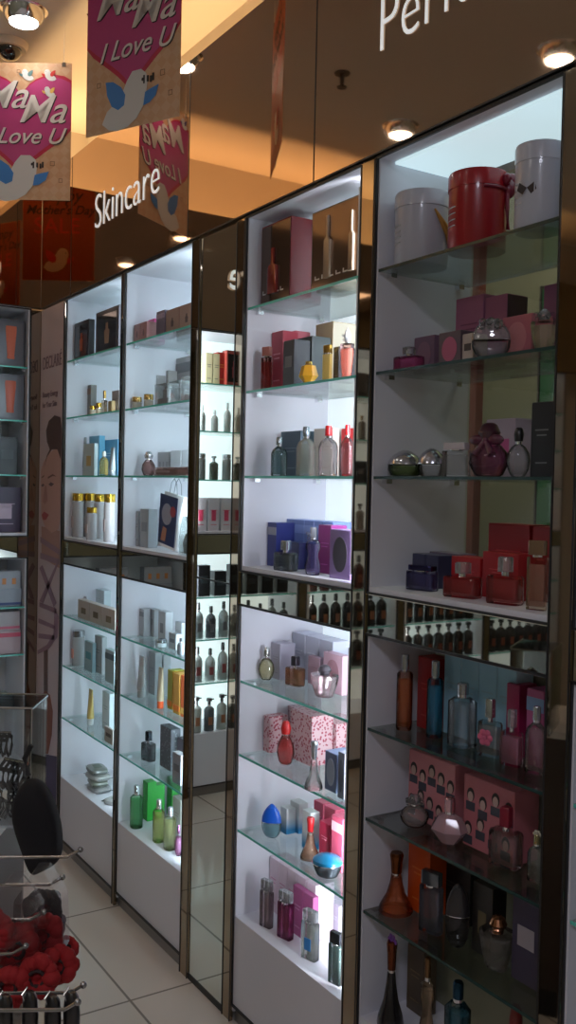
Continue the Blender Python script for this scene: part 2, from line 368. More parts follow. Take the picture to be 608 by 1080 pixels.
# ------------------------------------------------------------------ hanging posters
M_PAPER = None
def paper():
    m = bpy.data.materials.new('poster_paper'); nt, n, l = nodes(m); b = n['Principled BSDF']
    tc = n.new('ShaderNodeTexCoord'); mp_ = n.new('ShaderNodeMapping'); mp_.inputs['Rotation'].default_value = (0, .785, 0)
    mp_.inputs['Scale'].default_value = (1, 1, 1); ck = n.new('ShaderNodeTexChecker'); ck.inputs['Scale'].default_value = 40
    ck.inputs['Color1'].default_value = (.62, .31, .15, 1); ck.inputs['Color2'].default_value = (.66, .38, .21, 1)
    nz = n.new('ShaderNodeTexNoise'); nz.inputs['Scale'].default_value = 14
    mx = n.new('ShaderNodeMix'); mx.data_type = 'RGBA'; mx.inputs[7].default_value = (.66, .46, .30, 1)
    mr = n.new('ShaderNodeMath'); mr.operation = 'MULTIPLY'; mr.inputs[1].default_value = .6
    l.new(tc.outputs['Object'], mp_.inputs[0]); l.new(mp_.outputs[0], ck.inputs[0]); l.new(tc.outputs['Object'], nz.inputs['Vector'])
    l.new(nz.outputs['Fac'], mr.inputs[0]); l.new(mr.outputs[0], mx.inputs[0]); l.new(ck.outputs[0], mx.inputs[6]); l.new(mx.outputs[2], b.inputs['Base Color'])
    b.inputs['Roughness'].default_value = .45; return m
M_PAPER = paper()
M_PINK = pm('heart_pink', (.50, .05, .20), .35); M_RED = pm('heart_rim', (.52, .02, .06), .35)
M_CREAM = pm('cream_print', (.62, .58, .54), .5); M_BLUE = pm('blue_print', (.05, .22, .58), .4)
M_ORP = pm('orange_print', (.34, .07, .02), .45); M_INK = pm('dark_ink', (.03, .02, .02), .5); M_GOLDP = pm('gold_print', (.75, .45, .10), .4)
M_LTP = pm('lettering_print', (.74, .68, .64), .4); M_REDP = pm('red_print', (.60, .03, .02), .4)
def heart(cx, cz, s, sz):
    P = []
    for i in range(48):
        t = 2*math.pi*i/48
        P.append((cx+s*16*math.sin(t)**3/16, cz+sz*(13*math.cos(t)-5*math.cos(2*t)-2*math.cos(3*t)-math.cos(4*t))/16))
    return P
def clipx(P, m): return [(max(-m, min(m, x)), z) for x, z in P]
def bird(parent, cx, cz, s, wing, flip=1, off=-.0016, name='bird'):
    off -= .0010
    f = flip
    B = [(-.98, -.62), (-.80, -.30), (-.48, -.10), (-.24, .12), (-.08, .42), (.12, .66), (.44, .66), (.62, .52), (.68, .30), (.64, .0), (.52, -.38), (.30, -.66), (-.02, -.84), (-.40, -.90), (-.72, -.82)]
    b = MB().poly([(cx+f*x*s, cz+z*s) for x, z in B], .0004, off=off).build(name, pm('bird_white', (.66, .64, .62), .5), parent)
    Wg = [(x-.16, z+.04) for x, z in [(-.70, .50), (-.42, .46), (-.12, .26), (.04, .02), (.0, -.26), (-.22, -.36), (-.46, -.22), (-.64, .12)]]
    MB().poly([(cx+f*x*s, cz+z*s) for x, z in Wg], .0004, off=off-.0006).build('wing', wing, b)
    T = [(.60, -.0), (.80, .06), (1.08, .12), (.98, -.16), (.76, -.32), (.54, -.36)]
    MB().poly([(cx+f*x*s, cz+z*s) for x, z in T], .0004, off=off-.0002).build('tail', wing, b)
    if s > .02: MB().poly(circ(cx+f*.50*s, cz+.36*s, .035*s, .05*s, 10), .0004, off=off-.0008).build('eye', M_INK, b)
    return b
def poster(loc, rz, w, h, label):
    """origin at lower centre; front art faces local -y, back art faces +y"""
    p = empty('hanging_poster', loc, rz); tag(p, label, 'poster', 'Mothers Day posters hung from the ceiling')
    MB().box(-w/2, w/2, -.0005, .0005, 0, h).build('sheet', M_PAPER, p)
    k = w/.36
    polyobj('heart_rim', clipx(heart(0, h*.60, w*.66, w*.57), w*.498), M_RED, p, -.0011)
    polyobj('heart', clipx(heart(0, h*.605, w*.615, w*.525), w*.495), M_PINK, p, -.0016)
    for nm, body, size, x, z in (('lettering', 'Ma', .140, -.150, .325), ('lettering', 'Ma', .140, -.012, .275), ('lettering', 'I Love U', .080, -.130, .200)):
        for dx, dz, mm, off in ((.004, -.004, M_INK, -.0021), (0, 0, M_LTP, -.0026)):
            t = textmesh(nm, body, size*k, mm, p, extrude=.0002, shear=.4, bold=.0004)
            t.location = ((x+dx*.8)*k, off, (z+dz*.8)/.485*h)
    bird(p, -.01*k, .088/.485*h, .105*k, M_BLUE)
    for i, (x, c) in enumerate(((-.135, pm('violet_print', (.06, .04, .22), .4)), (.02, pm('teal_print', (.12, .22, .22), .4)), (.10, M_REDP))):
        bird(p, x*k, .445/.485*h, .026*k, c, 1 if i == 0 else -1)
    bird(p, .10*k, .385/.485*h, .024*k, M_GOLDP, -1, off=-.0026)
    g = MB()
    for x, z, q in ((.115, .13, .008), (-.13, .14, .007), (-.01, .455, .006), (.145, .07, .007)):
        x *= k; z = z/.485*h
        for a, b_, c, d in ((-q, q, -q, -q+.0015), (-q, q, q-.0015, q), (-q, -q+.0015, -q, q), (q-.0015, q, -q, q)): g.box(x+a, x+b_, -.0011, -.0005, z+c, z+d)
    g.build('square_print', pm('brown_print', (.22, .10, .04), .5), p)
    g = MB()
    for i, x in enumerate((.045, .058, .070, .078)): g.box(x*k, (x+.006)*k, -.0030, -.0005, .112+.003*(i % 2), .135-.003*(i % 3))
    g.build('sprig_print', M_INK, p)
    # back of the sheet
    b = empty('back_print', (0, 0, 0)); b.parent = p; b.rotation_euler = (0, 0, math.pi)
    bk = MB().box(-w/2+.002, w/2-.002, -.0010, -.0005, .002, h-.002).build('back_sheet', M_ORP, b)
    for body, size, x, z, mm, sh in (('Happy', .085, -.11, .395, M_INK, .3), ("Mother's Day", .062, -.165, .33, M_INK, .3), ('SALE', .11, -.125, .235, M_REDP, 0)):
        t = textmesh('lettering', body, size*k, mm, bk, extrude=.0002, shear=sh, bold=.001); t.location = (x*k, -.0014, z/.485*h)
    bird(bk, 0, .11, .075*k, M_REDP, off=-.0014)
    g = MB()
    for sx in (-1, 1): g.tube([(sx*w*.42, 0, h), (sx*w*.42, 0, CZ-loc[2])], .0008, 6)
    g.build('hanging_thread', M_WHITE, p)
    c = MB()
    for sx in (-1, 1): c.box(sx*w*.42-.006, sx*w*.42+.006, -.002, .002, h-.012, h+.004)
    c.build('clip', M_CHROME, p)
    return p
def poster_at(p0, p1, z, h, label):
    v = Vector((p1[0]-p0[0], p1[1]-p0[1])); m = ((p0[0]+p1[0])/2, (p0[1]+p1[1])/2)
    return poster((m[0], m[1], z), math.atan2(v.y, v.x), v.length, h, label)
poster_at((-2.67, .98), (-2.36, 1.13), 2.50, .485, 'pink heart poster reading Ma Ma I Love U, hung nearer, right one')
poster_at((-3.52, .86), (-3.32, 1.163), 2.51, .485, 'pink heart poster reading Ma Ma I Love U, hung farther left')
# ------------------------------------------------------------------ tall portrait poster in the corner
BX0, BX1 = -4.036, -3.752
bn = empty('portrait_banner', (0, 0, 0)); tag(bn, 'tall pale poster with a woman portrait beside the farthest cabinet', 'poster')
bn.location = (BX0, FY-.001, 0)
MB().box(0, BX1-BX0, -.004, .02, .02, ZTOP).build('panel_sheet', noisy('mauve_poster', (.52, .43, .46), (.60, .50, .52), 1.2, .45), bn)
def bp(name, pix, col, lay, rough=.5):
    pts = [((lambda v: (min(max(v.x-BX0, .002), BX1-BX0-.002), v.z))(atY(px, py, FY-.005))) for px, py in pix]
    return MB().poly(pts, .0006, off=-.0045-.0005*lay).build(name, pm('print_'+name, col, rough), bn)
bp('neck', [(44, 555), (63, 560), (66, 600), (44, 588)], (.42, .24, .20), 1)
bp('face', [(43.5, 497), (46, 488), (52, 478), (60, 473), (66, 477), (66.5, 545), (62, 558), (55, 562), (48, 556), (44, 545)], (.55, .33, .28), 2)
bp('hair', [(47, 493), (50, 480), (53, 474), (50, 466), (49, 454), (52, 444), (58, 438), (64, 440), (66.5, 450), (66.5, 485), (61, 474), (55, 474), (50, 482)], (.10, .055, .05), 3)
bp('eyebrow', [(44.5, 503), (47, 501), (46.8, 502.5), (44.5, 504.5)], (.16, .08, .06), 3)
bp('eyebrow', [(51, 503), (56, 500), (60, 502.5), (56, 502), (51, 505)], (.16, .08, .06), 3)
bp('eye', [(51.5, 511), (54, 508.5), (57.5, 510.5), (54.5, 513)], (.10, .06, .07), 3)
bp('eye', [(43.8, 512), (46, 510), (47.3, 511.5), (45.5, 513.5)], (.10, .06, .07), 3)
bp('nose', [(48, 512), (49.2, 512), (50.5, 528), (47.5, 532), (45.5, 529)], (.44, .23, .19), 3)
bp('lips', [(44.5, 543), (47, 539.5), (50, 541.5), (52, 543), (49, 548), (46, 548.5)], (.40, .07, .07), 3)
STR = (.30, .19, .25)
for a in ([(43, 566), (66, 580), (66, 586), (43, 572)], [(43, 583), (64, 590), (64, 596), (43, 589)], [(42, 599), (45, 596), (60, 636), (57, 640)], [(62, 590), (66, 592), (46, 636), (42, 634)],
          [(42, 635), (60, 642), (60, 647), (42, 640)], [(41, 652), (59, 660), (59, 664), (41, 657)], [(41, 668), (58, 670), (58, 675), (41, 673)],
          [(58, 640), (62, 650), (61, 672), (52, 684), (40, 690), (40, 686), (50, 680), (57, 668)]): bp('stripe', a, STR, 3)
bp('violin_neck', [(46.5, 684), (50.5, 684), (50.5, 732), (46.5, 732)], (.12, .06, .05), 1)
bp('violin_body', [(48, 728), (53, 733), (56, 750), (55, 775), (51, 795), (46, 795), (42, 775), (41, 752), (44, 735)], (.22, .055, .02), 2)
bp('lower_print', [(45, 795), (63, 800), (63, 900), (45, 895)], (.05, .03, .09), 1)
o = textmesh('brand_lettering', 'DECLARÉ', .075, pm('mauve_ink', (.20, .13, .17), .5), bn, extrude=.0004); o.location = (.03, -.0052, atY(55, 388, FY).z); 
xs = [v.co.x for v in o.data.vertices]; k = .235/(max(xs)-min(xs))
for v in o.data.vertices: v.co.x *= k
for i, tx in enumerate(('Beauty Energy', 'for Your Skin')):
    o = textmesh('slogan_lettering', tx, .034, pm('mauve_ink', (.20, .13, .17), .5), bn, extrude=.0004); o.location = (.035, -.0052, atY(55, 418+i*11, FY).z)
# ------------------------------------------------------------------ products
CN = {'A': 'far cabinet', 'B': 'second cabinet', 'C': 'third cabinet', 'D': 'nearest cabinet'}
LN = {1: 'top', 2: 'second', 3: 'third', 4: 'fourth', 5: 'fifth', 6: 'sixth', 7: 'seventh', 8: 'bottom'}
PANELX = {'A': (-3.735, .584), 'B': (-3.128, .528), 'C': (-2.280, .527), 'D': (-1.700, .535)}
def where(cab, L): return ', %s shelf of %s' % (LN[L], CN[cab])
def lin(c): return tuple(((v/255)/12.92 if v/255 <= .04045 else ((v/255+.055)/1.055)**2.4) for v in c)
def yof(L, px, d): return FY+d if d < 1 else min(max(atZ(px, d, LV[L]).y, FY+.015), FY+.24)
def art_parts(root, art, w, h, acc, y=-.0006):
    """printed or pasted details on the front face of a box (x centred, front at y=0)"""
    if not art: return
    am = pm('print', acc, .4); A = lambda nm, x0, x1, z0, z1, m=am, t=.0007: MB().box(x0*w, x1*w, -t, .0002, z0*h, z1*h).build(nm, m, root)
    for a in art.split('+'):
        if a == 'label': A('label', -.3, .3, .42, .66)
        elif a == 'band': A('printed_band', -.499, .499, .08, .22)
        elif a == 'topband': A('printed_band', -.499, .499, .72, .9)
        elif a == 'square': A('printed_square', -.2, .2, .3, .62)
        elif a == 'lines':
            g = MB()
            for i, (q, z) in enumerate(((.3, .62), (.22, .55), (.26, .18))): g.box(-q*w, q*w, -.0007, 0, z*h, (z+.018)*h)
            g.build('fine_print', am, root)
        elif a == 'oval': MB().poly(circ(0, .5*h, .34*w, .36*h), .0007, off=-.0007).build('oval_print', am, root)
        elif a == 'window':
            f = MB().box(-.42*w, .42*w, -.0008, 0, .1*h, .9*h).build('window', pm('dark_window', (.02, .018, .018), .12), root)
            MB().loft([(.22*h, .10*w, .002), (.52*h, .13*w, .002), (.56*h, .06*w, .002), (.7*h, .06*w, .002)], 12).build('displayed_item', am, f)
        elif a == 'tube':
            f = MB().box(-.44*w, .44*w, -.0008, 0, .06*h, .94*h).build('window', pm('grey_window', (.12, .12, .14), .15), root)
            MB().loft([(.16*h, .13*w, .004), (.2*h, .15*w, .004), (.22*h, .13*w, .004), (.80*h, .22*w, .0025), (.86*h, .23*w, .0015)], 14).build('displayed_tube', am, f)
        elif a == 'faces':
            n = max(2, int(w/.030)); k = 0
            for i in range(n):
                for j in range(2):
                    cx = (-.5+(i+.5+.15*(j-.5))/n)*w; cz = (.30+.42*j+.06*((i*2+j) % 3-1))*h; r = .0115
                    hr = MB().poly(circ(cx, cz+.003, r*.95, r*1.25, 14), .0005, off=-.0007).build('portrait_print', pm('hair_print', (.03, .02, .02), .5), root)
                    MB().poly(circ(cx, cz-.001, r*.68, r*.95, 12), .0004, off=-.0012).build('face_print', pm('skin_print', (.50, .34, .30), .5), hr)
                    MB().box(cx-.013, cx+.013, -.0011, -.0004, cz-.030, cz-.012).build('shirt_print', pm('shirt_print', (.05, .05, .07), .5), hr)
        elif a == 'flask':
            MB().poly([(-.08*w, .3*h), (.08*w, .3*h), (.1*w, .5*h), (.04*w, .56*h), (.04*w, .64*h), (-.04*w, .64*h), (-.04*w, .56*h), (-.1*w, .5*h)], .0007, off=-.0007).build('flask_print', am, root)
        elif a == 'strips':
            for q in (-.3, 0, .3): A('printed_flask', q-.06, q+.06, .25, .6)
def carton(loc, w, d, h, col, label, art='lines', acc=(.8, .8, .8), group=None, rz=0, mat=None, top=None, cat='box', name='product_box', rough=.35, side=None):
    r = empty(name, loc, rz); tag(r, label, cat, group)
    m = mat or pm('carton', col, rough)
    MB().box(-w/2, w/2, 0, d, 0, h).build('carton', m, r, bevel=min(.0012, w*.04))
    MB().box(-w/2+.0006, w/2-.0006, .0008, d*.94, h-.0002, h+.0006).build('top_flap', pm('carton_top', top or tuple(min(1, c*1.08) for c in col), rough) if not mat or top else m, r)
    if side: MB().box(w/2-.0002, w/2+.0006, .001, d-.001, .001, h-.001).build('side_print', pm('side', side, rough), r)
    art_parts(r, art, w, h, acc); return r
PLACED = {}
def bx(cab, L, pl, pr, top, d, dep, rgb, desc, art='lines', acc=(200, 200, 205), n=1, each=None, **kw):
    """n cartons side by side between two pixel columns, standing on their shelf"""
    dep *= {'A': .5, 'B': .7}.get(cab, 1)
    y = yof(L, (pl+pr)/2, d); x0, x1 = PANELX[cab]; lim = FY+(DEP if not (cab == 'D' and L > 4) else .199)-.013
    R_ = PLACED.setdefault((cab, L), [])
    for _ in range(12):
        for (a0, a1, b0, b1) in R_:
            xa, xb = atY(pl, top, y).x, atY(pr, top, y).x
            if xa < a1-.0005 and xb > a0+.0005 and y < b1 and y+dep > b0:
                if b0 <= y or b0-y < .02:
                    if b1+.002 < lim-.018: y = b1+.002
                    elif a0 < xa: pl += .4
                    else: pr -= .4
                else: dep = b0-.002-y
    a = max(atY(pl, top, y).x, x0+.012); b = min(atY(pr, top, y).x, x0+x1-.012); step = (b-a)/n; z = LV[L]+.0005
    hh = atY((pl+pr)/2, top, y).z-z; out = []
    dep = min(dep, FY+(DEP if not (cab == 'D' and L > 4) else .199)-.013-y)
    R_.append((a, b, y, y+dep))
    for i in range(n):
        lab = (desc if not each else each[i])+where(cab, L)
        out.append(carton((a+step*(i+.5), y, z), step*.96, dep, hh, lin(rgb), lab, art, lin(acc), group=(desc+' row' if n > 1 else None), **kw))
    return out
# bottle styles: fractions of height / half width.  b body, c cap, k collar, p section power, q depth ratio, cp cap power
ST = {
 'square': dict(b=[(0, .94), (.03, 1), (.62, 1), (.66, .86)], k=[(.66, .26), (.72, .26)], c=[(.72, .36), (.98, .36), (1, .30)], p=7, q=.45, cp=3),
 'squat':  dict(b=[(0, .94), (.04, 1), (.56, 1), (.60, .9)], k=[(.60, .22), (.68, .22)], c=[(.68, .34), (.97, .34), (1, .28)], p=8, q=.5, cp=8),
 'slab':   dict(b=[(0, .96), (.03, 1), (.74, 1), (.76, .96)], k=[(.76, .5), (.79, .5)], c=[(.79, .88), (.98, .88), (1, .84)], p=9, q=.42, cp=9),
 'tall':   dict(b=[(0, .92), (.02, 1), (.70, 1), (.77, .6)], k=[(.77, .40), (.82, .40)], c=[(.82, .42), (.98, .42), (1, .34)], p=2.6, q=.9, cp=2),
 'stick':  dict(b=[(0, .92), (.02, 1), (.74, 1), (.77, .8)], k=[(.77, .36), (.80, .36)], c=[(.80, .5), (.99, .5), (1, .44)], p=2, q=1, cp=2),
 'should': dict(b=[(0, .9), (.02, 1), (.58, 1), (.68, .8), (.76, .32)], k=[(.76, .30), (.80, .30)], c=[(.80, .38), (.98, .34), (1, .28)], p=2.6, q=.7, cp=2),
 'pump':   dict(b=[(0, .94), (.02, 1), (.78, 1), (.82, .92)], k=[(.82, .7), (.83, .7)], c=[(.83, .96), (.99, .96), (1, .9)], p=2, q=1, cp=2),
 'tube':   dict(c=[(0, .66), (.01, .7), (.16, .7), (.17, .66)], k=[(.17, .6), (.18, .6)], b=[(.18, .8), (.24, .9), (.7, 1.0), (.97, 1.05), (1, 1.05)], p=2.2, q='tube', cp=2),
 'jar':    dict(b=[(0, .85), (.06, 1), (.5, 1), (.56, .92)], k=[(.56, .86), (.6, .86)], c=[(.6, 1), (.95, 1), (1, .94)], p=2, q=1, cp=2),
 'round':  dict(b=[(0, .5), (.03, .62), (.15, .88), (.32, 1), (.48, .9), (.60, .6), (.66, .3)], k=[(.66, .25), (.72, .25)], c=[(.72, .36), (.86, .42), (.97, .32), (1, .2)], p=2, q=.75, cp=2),
 'dome':   dict(b=[(0, .6), (.05, .84), (.25, 1), (.45, 1)], k=[(.45, .98), (.47, .98)], c=[(.47, .98), (.62, .92), (.80, .72), (.93, .4), (1, .14)], p=2, q=.9, cp=2),
 'oval':   dict(b=[(0, .35), (.03, .55), (.15, .85), (.35, 1), (.5, .98)], k=[(.5, .98), (.51, .98)], c=[(.51, .98), (.7, .88), (.85, .66), (.95, .38), (1, .12)], p=2, q=.45, cp=2),
 'disc':   dict(b=[(0, .35), (.04, .58), (.14, .82), (.28, .96), (.46, 1)], k=[(.46, .99), (.47, .99)], c=[(.47, 1), (.62, .95), (.78, .76), (.91, .45), (1, .12)], p=2, q=.4, cp=2),
 'flare':  dict(b=[(0, .96), (.03, 1), (.12, .9), (.3, .55), (.5, .36), (.62, .3)], k=[(.62, .24), (.66, .24)], c=[(.66, .3), (.84, .34), (.96, .4), (1, .34)], p=2, q=1, cp=2),
 'gem':    dict(b=[(0, .42), (.30, 1), (.58, .62), (.64, .3)], k=[(.64, .22), (.70, .22)], c=[(.70, .26), (.97, .26), (1, .2)], p=2, q=.8, cp=2, n=7, flat=True),
 'ingot':  dict(b=[(0, .3), (.35, 1), (.8, .7), (.84, .3)], k=[(.84, .2), (.85, .2)], c=[(.85, .34), (.98, .30), (1, .2)], p=2, q=.8, cp=2, n=6, flat=True),
 'drop':   dict(b=[(0, .55), (.04, .72), (.25, 1), (.45, .9), (.66, .42)], k=[(.66, .28), (.70, .28)], c=[(.70, .42), (.82, .52), (.96, .36), (1, .2)], p=2, q=.7, cp=2),
 'urn':    dict(b=[(0, .55), (.03, .62), (.35, .88), (.62, 1), (.70, .98)], k=[(.70, .5), (.74, .3)], c=[(.74, .34), (.84, .50), (.95, .34), (1, .14)], p=3, q=.8, cp=2, n=10, flat=True),
 'torso':  dict(b=[(0, .8), (.02, .9), (.18, 1), (.42, .62), (.58, .94), (.70, .84), (.75, .34)], k=[(.75, .32), (.79, .32)], c=[(.79, .36), (.97, .36), (1, .3)], p=2.2, q=.6, cp=2),
 'bowl':   dict(b=[(0, .5), (.06, .72), (.4, .96), (.62, 1)], k=[(.62, 1.02), (.66, 1.02)], c=[(.66, 1.04), (.78, 1.0), (.92, .7), (1, .2)], p=2, q=.9, cp=2),
 'spray':  dict(b=[(0, .94), (.02, 1), (.66, 1), (.72, .7), (.75, .4)], k=[(.75, .34), (.80, .34)], c=[(.80, .30), (.90, .30), (.91, .55), (.99, .55), (1, .5)], p=2.6, q=.7, cp=2),
}
def bottle(loc, w, h, style, glass, capc, label, liquid=None, opaque=False, capmetal=True, cat='bottle', group=None, rz=0, lab=None, name='perfume_bottle', extra=None, clearcap=False, glassd=0.0, simple=False, tilt=None):
    s = ST[style]; a = w/2; n = s.get('n', 14 if simple else 26); fl = s.get('flat', False)
    r = empty(name, loc, rz); tag(r, label, cat, group)
    q = s['q']
    def dep(t, f): return a*f*(.9*(1-t)+.12 if q == 'tube' else q)
    gm = pm('opaque_body', glass, .25, coat=.4) if opaque else thin('bottle_glass', glass, 1.0, .03, glassd)
    MB().loft([(t*h, a*f, dep(t, f)) for t, f in s['b']], n, s['p']).build('body', gm, r, smooth=not fl)
    if not opaque and liquid:
        t0, t1 = s['b'][0][0], s['b'][-1][0]; lv = t0+(t1-t0)*.86; R = []
        def wid(t):
            B = s['b']
            for (u, fa), (v, fb) in zip(B, B[1:]):
                if u <= t <= v: return fa+(fb-fa)*(t-u)/max(v-u, 1e-6)
            return B[-1][1]
        for i in range(9):
            t = t0+.05+(lv-t0-.05)*i/8; f = wid(t)*.84; R.append((t*h, a*f, dep(t, f)))
        MB().loft(R, n, s['p']).build('liquid', thin('liquid', tuple(c**.65 for c in liquid), .25, .05, .16 if min(liquid) > .5 else .3), r, smooth=not fl)
    if extra == 'facets' or clearcap: capc = thin('crystal_stopper', (.86, .86, .88), 2.2, .04, .18)
    cm = capc if not isinstance(capc, tuple) else (pm('cap_metal', capc, .18, .9) if capmetal else pm('cap_plastic', capc, .3, coat=.3))
    MB().loft([(t*h, a*f, a*f*(1 if style == 'tube' else min(1, (q if q != 'tube' else 1)*1.25 if f > .6 else 1))) for t, f in s['k']], 16).build('collar', M_CHROME, r, smooth=True)
    MB().loft([(t*h, a*f, a*f*(1 if (f <= .6 or q == 'tube') else q*1.02)) for t, f in s['c']], 18, s['cp']).build('cap', cm, r, smooth=not fl)
    if lab:
        b0, b1 = s['b'][0][0], s['b'][-1][0]; zc = b0+(b1-b0)*.42; hh = (b1-b0)*.16
        f = 1.0; yy = -dep(zc, 1.0)-.0009
        MB().box(-a*.42, a*.42, yy, yy+.0009+a*.06, (zc-hh)*h, (zc+hh)*h).build('label', pm('label_print', lab, .5), r)
    if extra == 'bow':
        g = MB(); z = h*.68
        for sx in (-1, 1): g.blob((sx*a*.45, -a*.25, z), a*.42, 1.1, .45, .6); g.tube([(0, -a*.3, z), (sx*a*.45, -a*.5, z-a*.7)], [a*.12, a*.2])
        g.blob((0, -a*.3, z), a*.18); g.build('ribbon_bow', pm('ribbon', (.08, .004, .03), .3, coat=.5), r, smooth=True)
    elif extra and extra.startswith('flower'):
        col = {'flower': (.62, .12, .22), 'flowerw': (.55, .50, .38), 'flowerv': (.20, .06, .35)}[extra]
        g = MB(); z = h*(.35 if extra == 'flower' else 1.0); y = -a*.75 if extra == 'flower' else 0
        rr = a*.55 if extra == 'flower' else a*.38
        for i in range(6): t = i*math.pi/3; g.blob((rr*math.cos(t)*.8, y, z+rr*math.sin(t)*.8), rr*.55, 1, .35, 1, 8, 6)
        g.blob((0, y-.002, z), rr*.35, 1, .6, 1, 8, 6); g.build('flower', pm('petal', col, .45), r, smooth=True)
    elif extra == 'nozzle':
        MB().tube([(0, 0, h*.955), (-a*1.0, 0, h*.955)], a*.13).build('nozzle', cm, r)
    elif extra == 'facets':
        g = MB()
        for i in range(7): t = i*.9; g.blob((a*.5*math.cos(t), a*.2*math.sin(t)-a*.35, h*(.82+.06*math.sin(t*2))), a*.2, 1, 1, 1, 5, 4)
        g.build('crystals', thin('crystal', (.95, .95, .97), 2.5, .05), r)
    if tilt: r.rotation_euler = (tilt[0], tilt[1], rz)
    return r
def bt(cab, L, cx, wpx, top, d, style, rgb, cap, desc, liquid=None, opaque=False, k=1.0, **kw):
    y = yof(L, cx, d); w = max(.008, wpx/F*(atY(cx, top, y)-CAM).dot(fw)); z = LV[L]+.0005
    zz = 0; q = ST[style]['q']; q = 1 if q == 'tube' else q; p_ = ST[style]['p']
    rz = kw.pop('rz', None)
    if rz is None: rz = 0 if q > .85 else math.radians(44 if style in ('oval', 'disc', 'round') else 14)
    dv = ray(cx, top); th = math.atan2(-dv.x, dv.y)-rz
    ap = (abs(math.cos(th))+q*abs(math.sin(th))) if p_ > 5 else math.hypot(math.cos(th), q*math.sin(th))
    w *= min(1.45, max(.8, 1/ap))
    hd = w/2*max(q*math.cos(rz)+math.sin(rz)*(.9 if p_ > 5 else .6), q)
    if d < 1: y = max(y, FY+hd+.012)
    y = min(y, FY+(DEP if not (cab == 'D' and L > 4) else .2)-.015-hd)
    p = atY(cx, top, y); x0, x1 = PANELX[cab]; x = min(max(p.x, x0+.010+w/2), x0+x1-.010-w/2)
    PLACED.setdefault((cab, L), []).append((x-w*.42, x+w*.42, y-hd*.9, y+hd*.9))
    gl = lin(rgb) if opaque else tuple(min(1, c/255) for c in rgb)
    return bottle((x, y, z), w, p.z-z, style, gl, lin(cap), desc+where(cab, L), liquid=(tuple(c/255 for c in liquid) if liquid else None), opaque=opaque, rz=rz, **kw)

# ---- far cabinet (A)
bx('A', 1, 74, 94, 340, .03, .05, (34, 28, 28), 'dark gift set with orange bottle picture', 'window', (170, 80, 40))
bx('A', 1, 101, 126, 326, .04, .05, (62, 56, 60), 'grey framed gift set with bottle window', 'window', (150, 120, 100))
bx('A', 2, 77, 84, 411, .10, .05, (120, 108, 98), 'slim taupe carton at the left wall', 'lines', (80, 60, 50))
bx('A', 2, 85, 96, 407, .09, .05, (110, 104, 98), 'tall grey-brown carton', 'topband', (130, 85, 60))
bt('A', 2, 98, 6.5, 428, .03, 'jar', (190, 175, 150), (190, 150, 60), 'small cream jar with gold lid, left one', opaque=True, name='cream_jar', cat='jar')
bt('A', 2, 104.5, 6, 425, .05, 'jar', (190, 175, 150), (190, 150, 60), 'small cream jar with gold lid, right one', opaque=True, name='cream_jar', cat='jar')
bt('A', 2, 110.5, 7, 412, .06, 'squat', (200, 170, 130), (180, 140, 80), 'tall square gold-capped lotion bottle', liquid=(190, 150, 110))
bx('A', 2, 114, 118, 423, .05, .03, (140, 115, 75), 'tiny gold-brown carton', 'band', (90, 60, 30))
bx('A', 2, 118, 126, 412, .05, .05, (116, 106, 102), 'taupe carton beside the mirrored post', 'lines', (70, 60, 55))
bt('A', 3, 82, 7, 462, .08, 'tube', (176, 190, 196), (150, 160, 165), 'white tube in clear pack', opaque=True, name='cream_tube', cat='tube', capmetal=False)
bx('A', 3, 88, 100, 468, .04, .03, (190, 205, 208), 'white pack with yellow panel', 'square', (205, 175, 110))
bx('A', 3, 93, 105, 460, .10, .05, (96, 160, 190), 'cyan carton behind the white pack', 'lines', (220, 230, 235))
bt('A', 3, 110, 9, 476, .04, 'should', (200, 190, 120), (200, 200, 190), 'yellow lotion bottle with pale cap', liquid=(225, 170, 40), capmetal=False)
bx('A', 3, 106, 125, 464, .13, .05, (90, 150, 185), 'wide cyan carton at right', 'lines', (220, 230, 235))
bt('A', 3, 119, 9, 472, .03, 'tube', (170, 176, 180), (130, 135, 140), 'white tube leaning by the post', opaque=True, name='cream_tube', cat='tube', capmetal=False)
for i, (c, w, t, d, s) in enumerate(((76.5, 12, 520, .05, 'first'), (89.5, 12, 520, .10, 'second'), (97, 11, 535, .03, 'short middle'), (105.5, 12, 521, .09, 'fourth'), (116, 12, 521, .05, 'last'))):
    bt('A', 4, c, w, t, d, 'pump', (178, 172, 172), (200, 160, 60), 'white toner bottle with gold cap, %s of five' % s, opaque=True, lab=(.45, .35, .33))
bx('A', 5, 85, 110, 620, .14, .06, (196, 205, 210), '', 'lines', (150, 160, 165), n=3, each=['left pale blue-white carton at the back', 'middle pale blue-white carton at the back', 'right pale blue-white carton at the back'])
bt('A', 5, 79.5, 7, 626, .09, 'tube', (180, 170, 168), (150, 140, 135), 'slim beige tube at the side wall', opaque=True, name='cream_tube', cat='tube', capmetal=False)
bx('A', 5, 82, 122, 638, .03, .06, (186, 178, 168), '', 'square', (105, 90, 60), n=3, each=['left cream cube box with brown square', 'middle cream cube box with brown square', 'right cream cube box with brown square'])
bt('A', 6, 81, 13, 664, .06, 'pump', (170, 170, 172), (150, 152, 156), 'white bottle with pink base print', opaque=True, lab=(.6, .2, .15))
bx('A', 6, 89, 98, 677, .05, .03, (150, 180, 188), 'pale carton with teal band', 'label', (70, 150, 165))
bx('A', 6, 100, 108, 671, .07, .04, (160, 164, 166), 'grey-white tall carton', 'lines', (110, 115, 120))
bx('A', 6, 111, 121, 686, .04, .05, (150, 166, 168), 'pale green-grey carton by the post', 'topband', (70, 90, 95))
bt('A', 7, 96, 10, 727, .06, 'tube', (196, 170, 100), (196, 200, 200), 'yellow cream tube with pale cap', opaque=True, name='cream_tube', cat='tube', capmetal=False)
